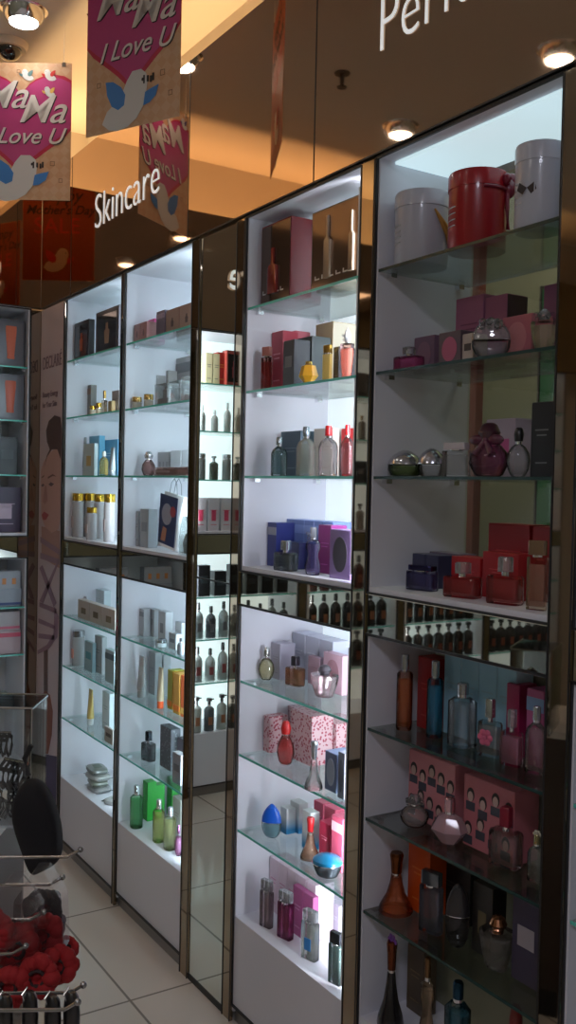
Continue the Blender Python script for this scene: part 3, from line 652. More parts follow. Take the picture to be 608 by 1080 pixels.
bx('A', 7, 108, 116, 730, .08, .04, (178, 190, 192), 'pale tall carton by the post', 'lines', (130, 140, 145))
bx('A', 7, 110, 119, 768, .02, .02, (170, 165, 155), 'small beige card box', 'label', (90, 80, 70))
def sachet(px, py, w, label, col, zoff=0, rz=0):
    v = atZ(px, py, LV[8]); v.y = max(v.y, FY+.075); r = empty('sachet_pack', (v.x, v.y, LV[8]+.0015+zoff), rz); tag(r, label, 'sachet', 'plastic sachets lying in the far cabinet')
    b = MB(); b.loft([(0, w*.46, w*.30), (.006, w*.5, w*.33), (.016, w*.48, w*.31), (.021, w*.36, w*.2)], 20, 4)
    b.build('pouch', pm('pouch', lin(col), .3, coat=.5), r, smooth=True)
    for q in (w*.515, -w*.515): MB().box(q-w*.045, q+w*.045, -w*.28, w*.28, .008, .0095).build('sealed_edge', thin('clear_film', (.85, .87, .88), 1.5), r)
    MB().box(-w*.2, w*.2, -w*.14, w*.14, .0208, .0218).build('label', pm('pouch_label', lin((90, 95, 80)), .5), r)
for i, (x, y, c, z, a, nm) in enumerate(((94, 835, (140, 140, 138), 0, .1, 'lowest'), (99, 833, (120, 125, 112), .022, -.2, 'second from bottom'), (93, 834, (165, 165, 160), .044, .15, 'third from bottom'), (99, 832, (110, 112, 105), .066, -.1, 'topmost'))):
    sachet(x, y, .11, 'grey plastic sachet, %s of the pile, bottom of far cabinet' % nm, c, z, a)
sachet(114, 850, .10, 'grey sachet lying alone beside the sachet pile, bottom of far cabinet', (150, 150, 148), 0, .5)

# ---- second cabinet (B)
bx('B', 1, 135, 155, 342, .03, .07, (150, 100, 96), '', 'flask', (70, 30, 30), n=2, each=['left pink-brown gift box', 'right pink-brown gift box'])
bx('B', 1, 156, 163, 337, .04, .06, (205, 60, 130), 'hot pink carton', 'lines', (230, 150, 190))
bx('B', 1, 165, 174, 328, .04, .06, (98, 84, 100), 'purple-grey tall carton', 'topband', (150, 130, 150))
bx('B', 1, 175, 205, 323, .04, .06, (142, 112, 100), '', 'flask', (60, 35, 30), n=2, each=['left beige coffret with printed bottles', 'right beige coffret with printed bottles'])
bt('B', 2, 144, 10, 419, .04, 'jar', (170, 160, 145), (200, 165, 100), 'flat cream jar with gold lid, left', opaque=True, name='cream_jar', cat='jar')
bt('B', 2, 157, 10, 416, .05, 'jar', (170, 160, 145), (200, 165, 100), 'flat cream jar with gold lid, right', opaque=True, name='cream_jar', cat='jar')
bx('B', 2, 155, 165, 397, .12, .05, (146, 142, 142), 'light grey carton at the back', 'lines', (110, 105, 105))
bx('B', 2, 166, 178, 392, .13, .05, (158, 152, 150), 'second light grey carton at the back', 'lines', (110, 105, 105))
def clearbox(cab, L, pl, pr, top, d, dep, desc, inner):
    r = bx(cab, L, pl, pr, top, d, dep, (200, 200, 200), desc, None, name='clear_gift_box')[0]
    me = r.children[0]; me.data.materials[0] = thin('clear_plastic', (.86, .88, .88), 1.8, .06, .12)
    r.children[1].data.materials[0] = thin('clear_plastic', (.86, .88, .88), 1.8, .06, .12)
    c = [v.co for v in me.data.vertices]; w = max(v.x for v in c); dd = max(v.y for v in c); h = max(v.z for v in c)
    MB().box(-w*.85, w*.85, dd*.2, dd*.8, .002, h*.35).build('inner_tray', pm('tray', lin(inner), .5), r)
    MB().loft([(h*.35, w*.3, dd*.2), (h*.75, w*.3, dd*.2), (h*.78, w*.12, dd*.1), (h*.9, w*.12, dd*.1)], 14, 4, cy=dd*.5).build('inner_flask', pm('flask', lin((120, 110, 108)), .3), r)
clearbox('B', 2, 163, 177, 405, .04, .06, 'clear plastic gift box, left lower', (150, 140, 135))
clearbox('B', 2, 178, 190, 402, .05, .07, 'clear plastic gift box, middle', (130, 122, 118))
clearbox('B', 2, 191, 203, 397, .05, .07, 'clear plastic gift box by the post', (140, 132, 128))
r = bx('B', 2, 176, 202, 378, .15, .08, (150, 145, 145), 'long grey coffret standing behind the clear boxes', 'topband', (100, 98, 100))
bt('B', 3, 157, 15, 476, .06, 'drop', (120, 60, 55), (190, 185, 190), 'rose-brown round bottle with tall silver cap', liquid=(110, 50, 45))
bx('B', 3, 162, 179, 477, .13, .05, (150, 148, 150), 'silver-grey carton with printed flasks', 'strips', (120, 116, 120))
bx('B', 3, 180, 203, 475, .12, .05, (196, 204, 212), '', 'lines', (190, 200, 205), n=2, each=['large white carton left of the other', 'white carton touching the post'])
def lying(cab, L, pl, pr, h, d, desc):
    y = FY+d; a = atY(pl, 498, y).x; b = min(atY(pr, 498, y).x, PANELX[cab][0]+PANELX[cab][1]-.012); r = empty('perfume_bottle', (a, y, LV[L]+.0005)); tag(r, desc+where(cab, L), 'bottle')
    n = b-a
    g = MB().box(0, n, -.018, .018, 0, h).build('body', thin('rose_glass', (.62, .42, .40), 1.2, .04, .35), r, bevel=.004)
    MB().box(.006, n-.006, -.012, .012, .003, h*.7).build('liquid', thin('rose_liquid', (.55, .28, .26), .3, .05, .5), r)
    MB().box(.02, n*.5, -.0186, -.0178, h*.35, h*.6).build('label', pm('l', lin((150, 130, 130)), .5), r)
lying('B', 3, 167, 203, .028, .035, 'long rose glass flask lying on its side')
bx('B', 4, 137, 146, 539, .05, .05, (170, 172, 176), 'white tall carton nearest the side wall', 'lines', (120, 110, 110))
bx('B', 4, 148, 157, 537, .05, .05, (160, 164, 168), 'grey-white tall carton, second from side wall', 'label', (130, 135, 140))
bx('B', 4, 150, 172, 534, .14, .04, (196, 202, 208), 'wide white carton behind the tall ones', 'lines', (170, 175, 180))
def carrier(px0, px1, top, d, desc, colm, art):
    y = FY+d; a = atY(px0, 560, y).x; b = atY(px1, 560, y).x; z = LV[4]+.0005; h = atY((px0+px1)/2, top, y).z-z; w = b-a
    r = empty('gift_bag', ((a+b)/2, y, z)); tag(r, desc+where('B', 4), 'gift bag')
    MB().loft([(0, w*.46, .022), (h*.5, w*.5, .020), (h, w*.52, .006)], 16, 8, cy=.02).build('bag_body', colm, r)
    g = MB()
    for yy in (.012, .028): g.tube([(-w*.2, yy, h), (-w*.14, yy, h+.035), (0, yy, h+.052), (w*.14, yy, h+.035), (w*.2, yy, h)], .0012, 6)
    g.build('rope_handle', M_WHITE if art != 'blue' else pm('cord', (.1, .1, .12), .5), r)
    if art == 'blue':
        MB().poly([(-w*.42, .01), (w*.42, .01), (w*.46, h*.97), (-w*.46, h*.97)], .0006, off=-.0032).build('picture', pm('blue_picture', lin((34, 46, 90)), .3), r)
        MB().poly(circ(-w*.05, h*.62, w*.26, h*.20), .0006, off=-.0040).build('pale_print', pm('p', lin((150, 150, 165)), .4), r)
        MB().poly(circ(w*.26, h*.70, w*.14, h*.10), .0006, off=-.0046).build('red_print', pm('p', lin((150, 30, 40)), .4), r)
        MB().poly([(-w*.3, .02), (-w*.05, .02), (w*.0, h*.35), (-w*.2, h*.38)], .0006, off=-.0040).build('orange_print', pm('p', lin((170, 110, 80)), .4), r)
        r.rotation_euler = (0, .12, 0); r.location.z += w*.5*.12+.002; r.location.x -= .006
    else:
        MB().loft([(.004, w*.3, .012), (h*.3, w*.38, .014), (h*.55, w*.2, .010)], 12, 3, cy=.02).build('contents', noisy('crumpled', lin((130, 135, 120)), lin((70, 70, 60)), 60, .4), r)
carrier(167, 187, 524, .05, 'blue gift bag with pale and red picture, tilted', M_WHITE, 'blue')
carrier(188, 201, 545, .03, 'clear cellophane gift bag with crumpled filling', thin('cellophane', (.84, .88, .88), 2.0, .08, .10), 'clear')
bx('B', 5, 145, 152, 642, .07, .04, (170, 172, 176), 'slim white carton at left', 'topband', (120, 125, 130))
bx('B', 5, 152, 163, 642, .08, .04, (180, 184, 188), 'white carton with pale label', 'label', (150, 155, 160))
bx('B', 5, 167, 175, 645, .08, .04, (182, 186, 190), 'white tall carton with square label', 'square', (120, 122, 128))
bt('B', 5, 170, 12, 674, .035, 'jar', (190, 200, 204), (170, 178, 182), 'low frosted jar', opaque=True, name='cream_jar', cat='jar')
bx('B', 5, 185, 192, 656, .10, .04, (176, 180, 186), 'white carton behind the grey one', 'lines', (120, 125, 130))
bx('B', 5, 178, 186, 668, .05, .03, (160, 164, 168), 'short grey-white carton', 'label', (100, 104, 110))
bt('B', 5, 191, 7, 673, .03, 'should', (150, 155, 160), (60, 62, 66), 'small grey bottle with dark cap', opaque=True, capmetal=False)
bt('B', 6, 150, 12, 692, .05, 'tube', (180, 182, 184), (170, 172, 174), 'large white cream tube with clear cap', opaque=True, name='cream_tube', cat='tube', capmetal=False)
bx('B', 6, 157, 164, 688, .10, .04, (150, 156, 160), 'grey carton behind the tubes, left', 'lines', (120, 124, 128))
bx('B', 6, 165, 173, 690, .11, .04, (165, 168, 172), 'grey carton behind the tubes, right', 'lines', (120, 124, 128))
bt('B', 6, 170, 10, 704, .04, 'tube', (196, 180, 150), (215, 85, 35), 'cream tube with bright orange cap', opaque=True, name='cream_tube', cat='tube', capmetal=False)
bx('B', 6, 177, 182, 707, .06, .07, (150, 150, 40), 'lime-gold slim carton', 'band', (200, 120, 40), side=lin((150, 110, 30)))
bx('B', 6, 183, 190, 711, .05, .07, (190, 140, 50), 'gold-yellow carton', 'band', (210, 110, 30))
bx('B', 6, 191, 197, 713, .05, .07, (196, 90, 40), 'orange carton by the post', 'band', (220, 180, 90))
bt('B', 7, 157, 17, 771, .06, 'squat', (60, 64, 72), (40, 42, 48), 'black faceted square bottle', liquid=(50, 54, 60))
bx('B', 7, 169, 181, 767, .07, .05, (92, 95, 100), 'marbled grey carton', None, (140, 142, 148), mat=spotty('marble_print', lin((85, 88, 94)), lin((130, 132, 138)), 90, .3))
bx('B', 7, 187, 194, 779, .08, .04, (66, 62, 70), 'dark slim carton by the post', 'lines', (120, 120, 125))
bx('B', 7, 182, 191, 795, .03, .035, (140, 140, 145), 'silver-grey short carton in front', 'label', (90, 92, 96))
GR = (30, 150, 40)
bt('B', 8, 144.5, 13, 828, 873, 'tall', (40, 170, 60), (190, 195, 200), 'bright green bottle with silver cap', liquid=(20, 150, 40))
bx('B', 8, 147, 156, 823, 874-10, .05, GR, 'bright green carton, left front', 'lines', (60, 190, 80))
bx('B', 8, 157, 165, 826, 868, .05, GR, 'bright green carton, middle', 'lines', (60, 190, 80))
bx('B', 8, 155, 182, 814, .19, .05, (34, 160, 48), '', 'lines', (70, 200, 90), n=2, each=['tall green carton at the back, left', 'tall green carton at the back, right'])
bt('B', 8, 168, 12, 843, 888, 'tall', (190, 200, 90), (200, 195, 190), 'yellow-green ribbed bottle with round cap', liquid=(190, 190, 60))
bt('B', 8, 180, 13, 851, 896, 'tall', (170, 180, 110), (200, 200, 205), 'olive-yellow bottle with silver cap', liquid=(150, 150, 60))
bx('B', 8, 182, 191, 842, .12, .05, (150, 150, 140), 'beige-grey carton behind the yellow bottle', 'lines', (110, 105, 95))
bt('B', 8, 189, 9, 870, 903, 'round', (190, 110, 160), (180, 120, 170), 'small pink-violet bottle', liquid=(170, 60, 130))

# ---- third cabinet (C)
def giftset(cab, L, pl, pr, top, d, dep, desc, face, side, flask, marks):
    r = bx(cab, L, pl, pr, top, d, dep, side, desc, None, name='gift_set')[0]
    c = [v.co for v in r.children[0].data.vertices]; w = 2*max(v.x for v in c); h = max(v.z for v in c)
    MB().box(-w*.47, w*.49, -.0016, 0, h*.02, h*.98).build('glossy_front', pm('gloss', lin(face), .08, .6), r)
    for x, ww, hh in flask:
        b = MB().loft([(h*.14, ww*w, .004), (h*(.14+hh*.6), ww*w, .004), (h*(.14+hh*.66), ww*w*.3, .003), (h*(.14+hh), ww*w*.3, .003)], 16, 5, cx=x*w, cy=-.0045)
        b.build('mounted_flask', pm('mounted', lin(marks), .15, .2), r, smooth=True)
    g = MB()
    for i in range(5): g.box(-w*.40+i*w*.15, -w*.40+i*w*.15+w*.10, -.0024, -.0014, h*.15, h*.165); g.box(-w*.40+i*w*.15, -w*.40+i*w*.15+w*.02, -.0024, -.0014, h*.165, h*.2)
    g.build('silver_lettering', pm('silver_print', (.6, .6, .6), .3, .6), r)
    return r
giftset('C', 1, 276, 308, 234, .04, .10, 'red gift set with glossy dark front', (92, 72, 60), (118, 0, 6), [(-.05, .16, .55)], (130, 40, 35))
giftset('C', 1, 329, 381, 215, .04, .08, 'large bronze gift set with mounted flasks', (120, 98, 80), (50, 42, 38), [(-.12, .07, .75), (.38, .05, .7)], (150, 130, 110))
bt('C', 2, 282, 13, 366, .04, 'slab', (200, 60, 50), (190, 120, 110), 'red bottle with frosted pink cap', liquid=(190, 20, 20), capmetal=False)
bx('C', 2, 286, 299, 350, .08, .05, (170, 60, 75), 'tall rose-red carton', 'lines', (220, 150, 160))
bx('C', 2, 301, 312, 350, .13, .05, (190, 95, 108), 'pink carton at the back', 'lines', (220, 170, 175))
bx('C', 2, 299, 311, 359, .03, .05, (34, 32, 36), 'black carton with white lettering panel', 'label', (110, 110, 110))
bx('C', 2, 313, 330, 356, .06, .06, (30, 36, 36), 'broad black-green carton', 'lines', (80, 84, 84))
bt('C', 2, 326, 21, 381, .03, 'ingot', (225, 165, 40), (210, 175, 90), 'faceted gold ingot bottle lying tilted', opaque=True)
bx('C', 2, 333, 352, 341, .10, .09, (140, 118, 88), 'large bronze-gold carton', 'lines', (90, 70, 50), side=lin((168, 158, 140)))
bt('C', 2, 346, 11, 364, .05, 'slab', (200, 160, 50), (205, 165, 80), 'slim gold bottle with gold cap', liquid=(190, 140, 30), glassd=.4)
bx('C', 2, 352, 358, 366, .06, .05, (28, 24, 24), 'narrow black carton beside gold bottle', 'lines', (80, 70, 60))
bt('C', 2, 367, 14, 347, .04, 'urn', (190, 60, 50), (150, 20, 30), 'red beaded bottle with dark red cap', liquid=(170, 60, 40), capmetal=False, extra='facets')
bt('C', 3, 295, 16, 461, .05, 'should', (90, 130, 135), (170, 180, 185), 'blue-grey bottle with round silver cap', liquid=(60, 110, 115))
bx('C', 3, 296, 318, 455, .10, .05, (62, 84, 98), 'slate blue carton behind the bottles', 'lines', (110, 125, 135))
bt('C', 3, 323.5, 19, 450, .05, 'should', (190, 195, 180), (150, 160, 170), 'tall smoky glass bottle with sprayer', liquid=(150, 155, 120), glassd=.2)
bx('C', 3, 331, 352, 452, .12, .05, (168, 160, 152), 'beige carton behind the clear bottle', 'lines', (140, 120, 110))
bt('C', 3, 347, 19, 449, .05, 'should', (225, 225, 225), (170, 20, 25), 'clear glass bottle with bright red cap', liquid=(215, 205, 205), capmetal=False)
bx('C', 3, 360, 375, 452, .13, .05, (140, 30, 32), 'red carton behind the dark bottle', 'lines', (90, 20, 20))
bt('C', 3, 367, 14, 448, .045, 'should', (70, 25, 25), (150, 15, 18), 'dark red-black bottle with red cap', liquid=(40, 12, 12), capmetal=False)
BLU = (44, 52, 118)
bx('C', 4, 275, 292, 551, .08, .06, BLU, 'navy blue carton with silver print', 'topband', (150, 150, 165))
bx('C', 4, 296, 352, 549, .14, .06, (110, 130, 190), '', 'topband', (140, 160, 215), n=5, each=['light blue carton, %s of five from left' % q for q in ('first', 'second', 'third', 'fourth', 'fifth')])
bx('C', 4, 298, 316, 572, .09, .04, (36, 38, 84), 'short dark blue carton behind the clear bottle', 'lines', (90, 90, 130))
bt('C', 4, 302, 28, 570, .04, 'squat', (150, 165, 175), (190, 195, 200), 'wide clear faceted bottle with silver top', liquid=(90, 110, 115))
bt('C', 4, 331, 16, 556, .04, 'torso', (150, 140, 190), (200, 200, 205), 'slim clear violet bottle with crystal cap', liquid=(80, 60, 140), extra='facets')
bx('C', 4, 336, 350, 554, .09, .05, (130, 36, 110), 'magenta purple carton', 'lines', (180, 90, 160))
bx('C', 4, 348, 371, 559, .04, .05, (128, 104, 150), 'lilac carton with dark oval picture', 'oval', (66, 60, 70))
bx('C', 5, 283, 296, 678, .10, .05, (176, 172, 186), 'white-lilac carton at left', 'lines', (150, 145, 160))
bx('C', 5, 300, 352, 671, .17, .06, (190, 192, 208), '', 'lines', (210, 212, 222), n=3, each=['left white long carton at the back', 'middle white long carton at the back', 'right white long carton at the back'])
bt('C', 5, 281, 17, 682, 717, 'round', (215, 210, 160), (200, 200, 195), 'pale yellow round bottle with clear stopper', liquid=(210, 200, 130))
bt('C', 5, 312, 23, 692, 723, 'squat', (190, 140, 110), (40, 36, 44), 'orange-brown square bottle with black cap', liquid=(190, 90, 40), capmetal=False)
bx('C', 5, 325, 338, 693, .15, .05, (170, 140, 152), 'dusty pink carton behind the bottles', 'lines', (140, 100, 110))
bx('C', 5, 341, 362, 690, .14, .08, (176, 142, 154), 'pale pink cube carton', 'oval', (150, 110, 120))
bt('C', 5, 343, 28, 701, 735, 'urn', (215, 190, 195), (50, 44, 50), 'broad pink-clear bottle with black diamond cap', liquid=(190, 140, 145), capmetal=False)
FL = spotty('floral_print', (.62, .40, .42), (.36, .05, .08), 120, .38); FL2 = spotty('floral_print_dark', (.58, .42, .46), (.16, .06, .12), 130, .36)
bx('C', 6, 272, 285, 754, .08, .06, (180, 130, 140), 'pink floral square carton at left', None, mat=FL)
bx('C', 6, 290, 312, 743, .16, .07, (180, 130, 140), 'long pink floral carton at the back', None, mat=FL2)
bx('C', 6, 306, 330, 752, .11, .07, (150, 60, 70), 'red and pink floral carton in the middle', None, mat=FL)
bx('C', 6, 332, 356, 760, .14, .09, (190, 140, 150), 'large pink floral gift carton at right', None, mat=FL)
bt('C', 6, 302, 19, 760, 806, 'drop', (215, 90, 80), (190, 30, 30), 'red glass droplet bottle', liquid=(205, 20, 20), capmetal=False)
bt('C', 6, 332, 20, 782, 838, 'flare', (225, 225, 225), (200, 205, 210), 'clear tall flared bottle with chrome neck', liquid=(220, 215, 210))
bx('C', 6, 343, 356, 794, .04, .06, (96, 106, 134), 'blue-silver ornate carton', 'oval', (150, 155, 170))
bx('C', 6, 357, 364, 794, .03, .05, (120, 122, 134), 'grey ornate carton touching the post', 'oval', (80, 84, 96))
bt('C', 7, 287, 21, 848, 884, 'disc', (110, 160, 190), (20, 90, 200), 'bright blue oval bottle', liquid=(80, 150, 160), capmetal=False)
BW = (120, 170, 190)
def ombre(nm, a, b, h):
    m = bpy.data.materials.new(nm); nt, n, l = nodes(m); bs = n['Principled BSDF']; tc = n.new('ShaderNodeTexCoord'); sp_ = n.new('ShaderNodeSeparateXYZ')
    r = n.new('ShaderNodeValToRGB'); r.color_ramp.elements[0].color = (*a, 1); r.color_ramp.elements[1].color = (*b, 1); r.color_ramp.elements[1].position = .75; r.color_ramp.elements[0].position = .2
    mm = n.new('ShaderNodeMath'); mm.operation = 'DIVIDE'; mm.inputs[1].default_value = h
    l.new(tc.outputs['Object'], sp_.inputs[0]); l.new(sp_.outputs['Z'], mm.inputs[0]); l.new(mm.outputs[0], r.inputs[0]); l.new(r.outputs[0], bs.inputs['Base Color']); return m
OM = ombre('blue_print_fade', lin((30, 120, 170)), lin((200, 205, 205)), .06)
bx('C', 7, 296, 303, 852, .10, .03, BW, 'white carton fading to blue, left of three', None, mat=OM)
bx('C', 7, 306, 316, 846, .12, .03, BW, 'white carton fading to blue, middle and tallest', None, mat=OM)
bx('C', 7, 319, 328, 856, .09, .03, BW, 'white carton fading to blue, right of three', None, mat=OM)
bt('C', 7, 328, 21, 862, 906, 'flare', (190, 140, 110), (190, 35, 40), 'amber patterned bottle with red cap', liquid=(170, 100, 60), capmetal=False)
PK = (190, 64, 96)
bx('C', 7, 331, 341, 846, .16, .05, PK, 'rose pink carton at the back, left', 'lines', (230, 150, 170))
bx('C', 7, 342, 354, 852, .13, .06, PK, 'rose pink carton at the back, middle', 'lines', (230, 150, 170))
bx('C', 7, 337, 348, 868, .09, .04, (176, 50, 80), 'darker rose carton in front', 'lines', (230, 150, 170))
bx('C', 7, 350, 362, 862, .08, .07, (200, 84, 112), 'large pink carton by the post', 'topband', (235, 190, 200))
bt('C', 7, 346, 31, 901, 924, 'bowl', (60, 70, 80), (15, 110, 150), 'flat bowl bottle with teal blue lid', liquid=(40, 50, 60), capmetal=False)
bx('C', 8, 269, 334, 914, .11, .06, (228, 206, 220), '', 'lines', (200, 140, 170), n=5, each=['white-pink slim carton, %s of five in a row' % q for q in ('first', 'second', 'third', 'fourth', 'last')])
bt('C', 8, 282, 16, 928, 978, 'slab', (215, 195, 205), (190, 160, 185), 'clear pink bottle with butterfly top', liquid=(205, 170, 185), extra='facets')
bt('C', 8, 302, 19, 940, 990, 'slab', (170, 60, 110), (180, 90, 140), 'magenta bottle with sculpted top', liquid=(150, 10, 70), extra='facets')
bx('C', 8, 309, 331, 940, .09, .06, (176, 90, 140), '', 'lines', (210, 150, 190), n=2, each=['magenta-pink slim carton, left of pair', 'magenta-pink slim carton, right of pair'])
bt('C', 8, 328, 21, 960, 1012, 'slab', (205, 215, 220), (190, 200, 215), 'clear bottle with blue butterfly print', liquid=(190, 195, 170), extra='facets', lab=lin((50, 120, 180)))
bx('C', 8, 332, 358, 948, .10, .06, (178, 172, 186), '', 'lines', (200, 200, 210), n=3, side=lin((225, 220, 230)), each=['pale lilac carton, %s of three at right' % q for q in ('left', 'middle', 'right')])
bt('C', 8, 355, 17, 983, 1038, 'slab', (40, 60, 56), (60, 62, 66), 'black-green square bottle by the post', liquid=(16, 30, 26), opaque=False, glassd=.3)
# ---- nearest cabinet (D)
def drum(px, wpx, top, base, rgb, lid, desc, extra=None):
    v = atZ(px, base, LV[1]); y = min(max(v.y, FY+.09), FY+.17); w = wpx/F*(atY(px, base, y)-CAM).dot(fw); a = w/2; y = FY+a+.012; p = atY(px, top, y); h = p.z-LV[1]; p.x = max(-1.70+.012+a, min(p.x, -1.165-.012-a))
    r = empty('round_gift_box', (p.x, y, LV[1]+.0005)); tag(r, desc+where('D', 1), 'gift box')
    MB().loft([(0, a*.95, a*.95), (.003, a*.97, a*.97), (h*.80, a*.97, a*.97)], 40).build('drum', pm('drum_card', lin(rgb), .3, coat=.3), r, smooth=True)
    MB().loft([(h*.79, a, a), (h*.97, a, a), (h, a*.97, a*.97)], 40).build('lid', pm('drum_lid', lin(lid), .3, coat=.3), r, smooth=True)
    g = MB()
    for i in range(4): z = h*(.3+.08*i); g.tube([(a*.985*math.sin(t), -a*.985*math.cos(t), z) for t in [(-.2-.3)+j*.12 for j in range(5)]], .0011, 5)
    g.build('fine_print', pm('silver_print', (.6, .6, .6), .3, .6), r)
    rr_ = lambda u, v, z: (a*(u*.62+v*.78), a*(u*.78-v*.62), z)   # u towards the right edge of the drum, v towards the aisle
    if extra == 'bow':
        g = MB()
        g.blob(rr_(.98, .35, h*.78), .018, .8, .8, 1.1); g.blob(rr_(1.08, .10, h*.90), .018, .9, .8, 1); g.blob(rr_(.85, .62, h*.88), .013, 1, .7, .9)
        g.tube([rr_(math.sin(t)*1.02, math.cos(t)*1.02, h*.76) for t in [.1+i*.2 for i in range(7)]], .0035)
        g.tube([rr_(.92, .45, h*.76), rr_(.93, .52, h*.5), rr_(.97, .45, h*.25)], .0045); g.build('ribbon_bow', pm('rib', lin((120, 16, 44)), .3, coat=.4), r, smooth=True)
    if extra == 'gold':
        MB().tube([rr_(.42, .93, h*.72), rr_(.70, .78, h*.56), rr_(.95, .50, h*.42), rr_(1.04, .2, h*.26)], [.002, .006, .009, .008]).build('gold_ribbon', pm('gold_ribbon', lin((180, 130, 60)), .35, .3), r)
    if extra == 'butter':
        for s_ in (-1, 1): MB().poly([(0, 0), (s_*.014, .010), (s_*.018, -.004), (s_*.008, -.012)], .001, off=0).build('butterfly_print', pm('brown_wing', lin((60, 44, 36)), .4), r)
        for o in r.children:
            if o.name.startswith('butterfly'): o.location = rr_(-.62, .80, h*.46); o.rotation_euler = (0, 0, math.radians(30))
    return r
drum(440, 57, 209, 274, (180, 180, 190), (188, 188, 198), 'white round gift box with gold ribbon tail', 'gold')
drum(505, 62, 186, 256, (150, 12, 24), (160, 14, 26), 'red round gift box with red ribbon bow', 'bow')
drum(571, 52, 156, 234, (184, 184, 194), (192, 192, 202), 'tall white round gift box with butterfly', 'butter')
bt('D', 2, 432, 35, 366, .05, 'squat', (220, 70, 150), (200, 180, 195), 'wide magenta glass bottle', liquid=(215, 20, 110), clearcap=True)
bx('D', 2, 437, 459, 355, .10, .05, (120, 92, 110), 'mauve carton with oval print', 'oval', (140, 104, 120))
bx('D', 2, 463, 487, 350, .06, .05, (92, 76, 84), 'dark mauve carton with bright pink oval', 'oval', (180, 90, 120))
bx('D', 2, 481, 511, 313, .14, .06, (150, 88, 116), 'tall pink carton at the back, left', 'lines', (120, 60, 90))
bx('D', 2, 512, 536, 312, .14, .06, (138, 76, 104), 'tall pink carton at the back, right', 'lines', (120, 60, 90), side=lin((60, 40, 44)))
bx('D', 2, 488, 500, 352, .05, .04, (176, 160, 150), 'cream striped small carton', 'label', (60, 50, 50))
bt('D', 2, 519, 41, 335, .05, 'disc', (225, 225, 230), (200, 200, 205), 'wide clear crystal bottle', liquid=(195, 195, 200), extra='facets')
bx('D', 2, 530, 562, 333, .09, .06, (172, 96, 108), 'rose pink carton with printed face', 'oval', (190, 120, 125))
bt('D', 2, 575, 27, 326, .05, 'urn', (225, 215, 190), (200, 180, 120), 'crystal bottle with gold facets by the post', liquid=(190, 175, 120), extra='facets')
bx('D', 2, 574, 590, 300, .16, .06, (120, 66, 100), 'violet-pink carton high at the back right', 'lines', (90, 50, 80))
bt('D', 3, 423, 36, 475, .06, 'dome', (80, 110, 40), (200, 200, 205), 'apple shaped green bottle with chrome dome', liquid=(70, 110, 20))
bt('D', 3, 456, 30, 473, .07, 'dome', (190, 190, 195), (190, 190, 200), 'apple shaped clear bottle with chrome dome', liquid=(150, 150, 155))
bt('D', 3, 482, 32, 467, .05, 'slab', (185, 185, 190), (190, 180, 182), 'clear square bottle with white block cap', liquid=(150, 148, 150), capmetal=False)
bt('D', 3, 517, 42, 446, .06, 'drop', (110, 30, 60), (60, 14, 34), 'dark magenta bottle wearing a ribbon bow', liquid=(80, 6, 34), capmetal=False, extra='bow')
bx('D', 3, 513, 545, 442, .14, .06, (176, 160, 172), 'white and pink carton behind the bow bottle', 'label', (190, 90, 140))
bt('D', 3, 548, 25, 451, .05, 'round', (210, 210, 215), (24, 22, 26), 'clear round bottle with black cube cap', liquid=(170, 170, 172), capmetal=False)
bx('D', 3, 561, 585, 424, .05, .04, (16, 15, 18), 'tall black carton with small white label', 'lines', (120, 120, 120))
bt('D', 4, 446, 36, 596, .07, 'slab', (70, 72, 150), (60, 60, 110), 'short wide blue-violet bottle', liquid=(40, 34, 110))
bx('D', 4, 431, 463, 585, .12, .05, (62, 62, 90), '', 'label', (150, 150, 160), n=2, each=['dark blue and white carton, left of pair', 'dark blue and white carton, right of pair'])
bx('D', 4, 446, 486, 583, .17, .05, (120, 108, 124), 'wide grey-lilac carton at the back', 'lines', (90, 84, 96))
bt('D', 4, 489, 44, 593, .06, 'squat', (200, 60, 60), (180, 160, 165), 'red square bottle with clear cap, left', liquid=(150, 20, 24), clearcap=True)
bt('D', 4, 534, 42, 587, .06, 'squat', (210, 70, 70), (190, 180, 180), 'red square bottle with clear cap, right', liquid=(160, 26, 28), clearcap=True)
bx('D', 4, 476, 508, 588, .11, .05, (170, 26, 34), 'bright red low carton, left', 'lines', (200, 80, 80))
bx('D', 4, 509, 548, 583, .11, .05, (160, 24, 32), 'bright red low carton, middle', 'lines', (200, 80, 80))
bx('D', 4, 515, 560, 553, .17, .06, (150, 24, 32), 'large red carton standing at the back', 'lines', (190, 70, 70))
bx('D', 4, 562, 581, 556, .15, .06, (144, 22, 30), 'red carton at the back by the post', 'lines', (190, 70, 70))
bt('D', 4, 568, 23, 570, .05, 'slab', (215, 150, 120), (170, 140, 120), 'tall peach perfume bottle by the post', liquid=(190, 110, 80))
bt('D', 5, 428, 17, 690, 770, 'stick', (215, 90, 40), (190, 190, 195), 'tall orange spray bottle', liquid=(205, 60, 14))
bx('D', 5, 441, 460, 694, .11, .05, (150, 28, 26), 'tall red carton behind the spray bottles', 'lines', (170, 60, 50))
bt('D', 5, 460, 17, 697, 778, 'stick', (40, 140, 190), (190, 195, 200), 'tall blue spray bottle', liquid=(10, 110, 170))
bx('D', 5, 469, 546, 695, .13, .05, (150, 195, 215), '', 'lines', (150, 185, 200), n=4, each=['light blue tall carton, %s of four from left' % q for q in ('first', 'second', 'third', 'fourth')], side=lin((185, 215, 228)))
bt('D', 5, 489, 28, 720, 787, 'tall', (200, 212, 222), (180, 185, 190), 'clear cylinder bottle with silver cap', liquid=(165, 180, 195))
bt('D', 5, 518, 28, 737, 798, 'squat', (200, 200, 195), (190, 195, 195), 'clear bottle with pink flower', liquid=(190, 170, 165), extra='flower')
bx('D', 5, 530, 549, 722, .12, .05, (160, 34, 84), 'magenta carton with pale lettering', 'lines', (230, 160, 190))
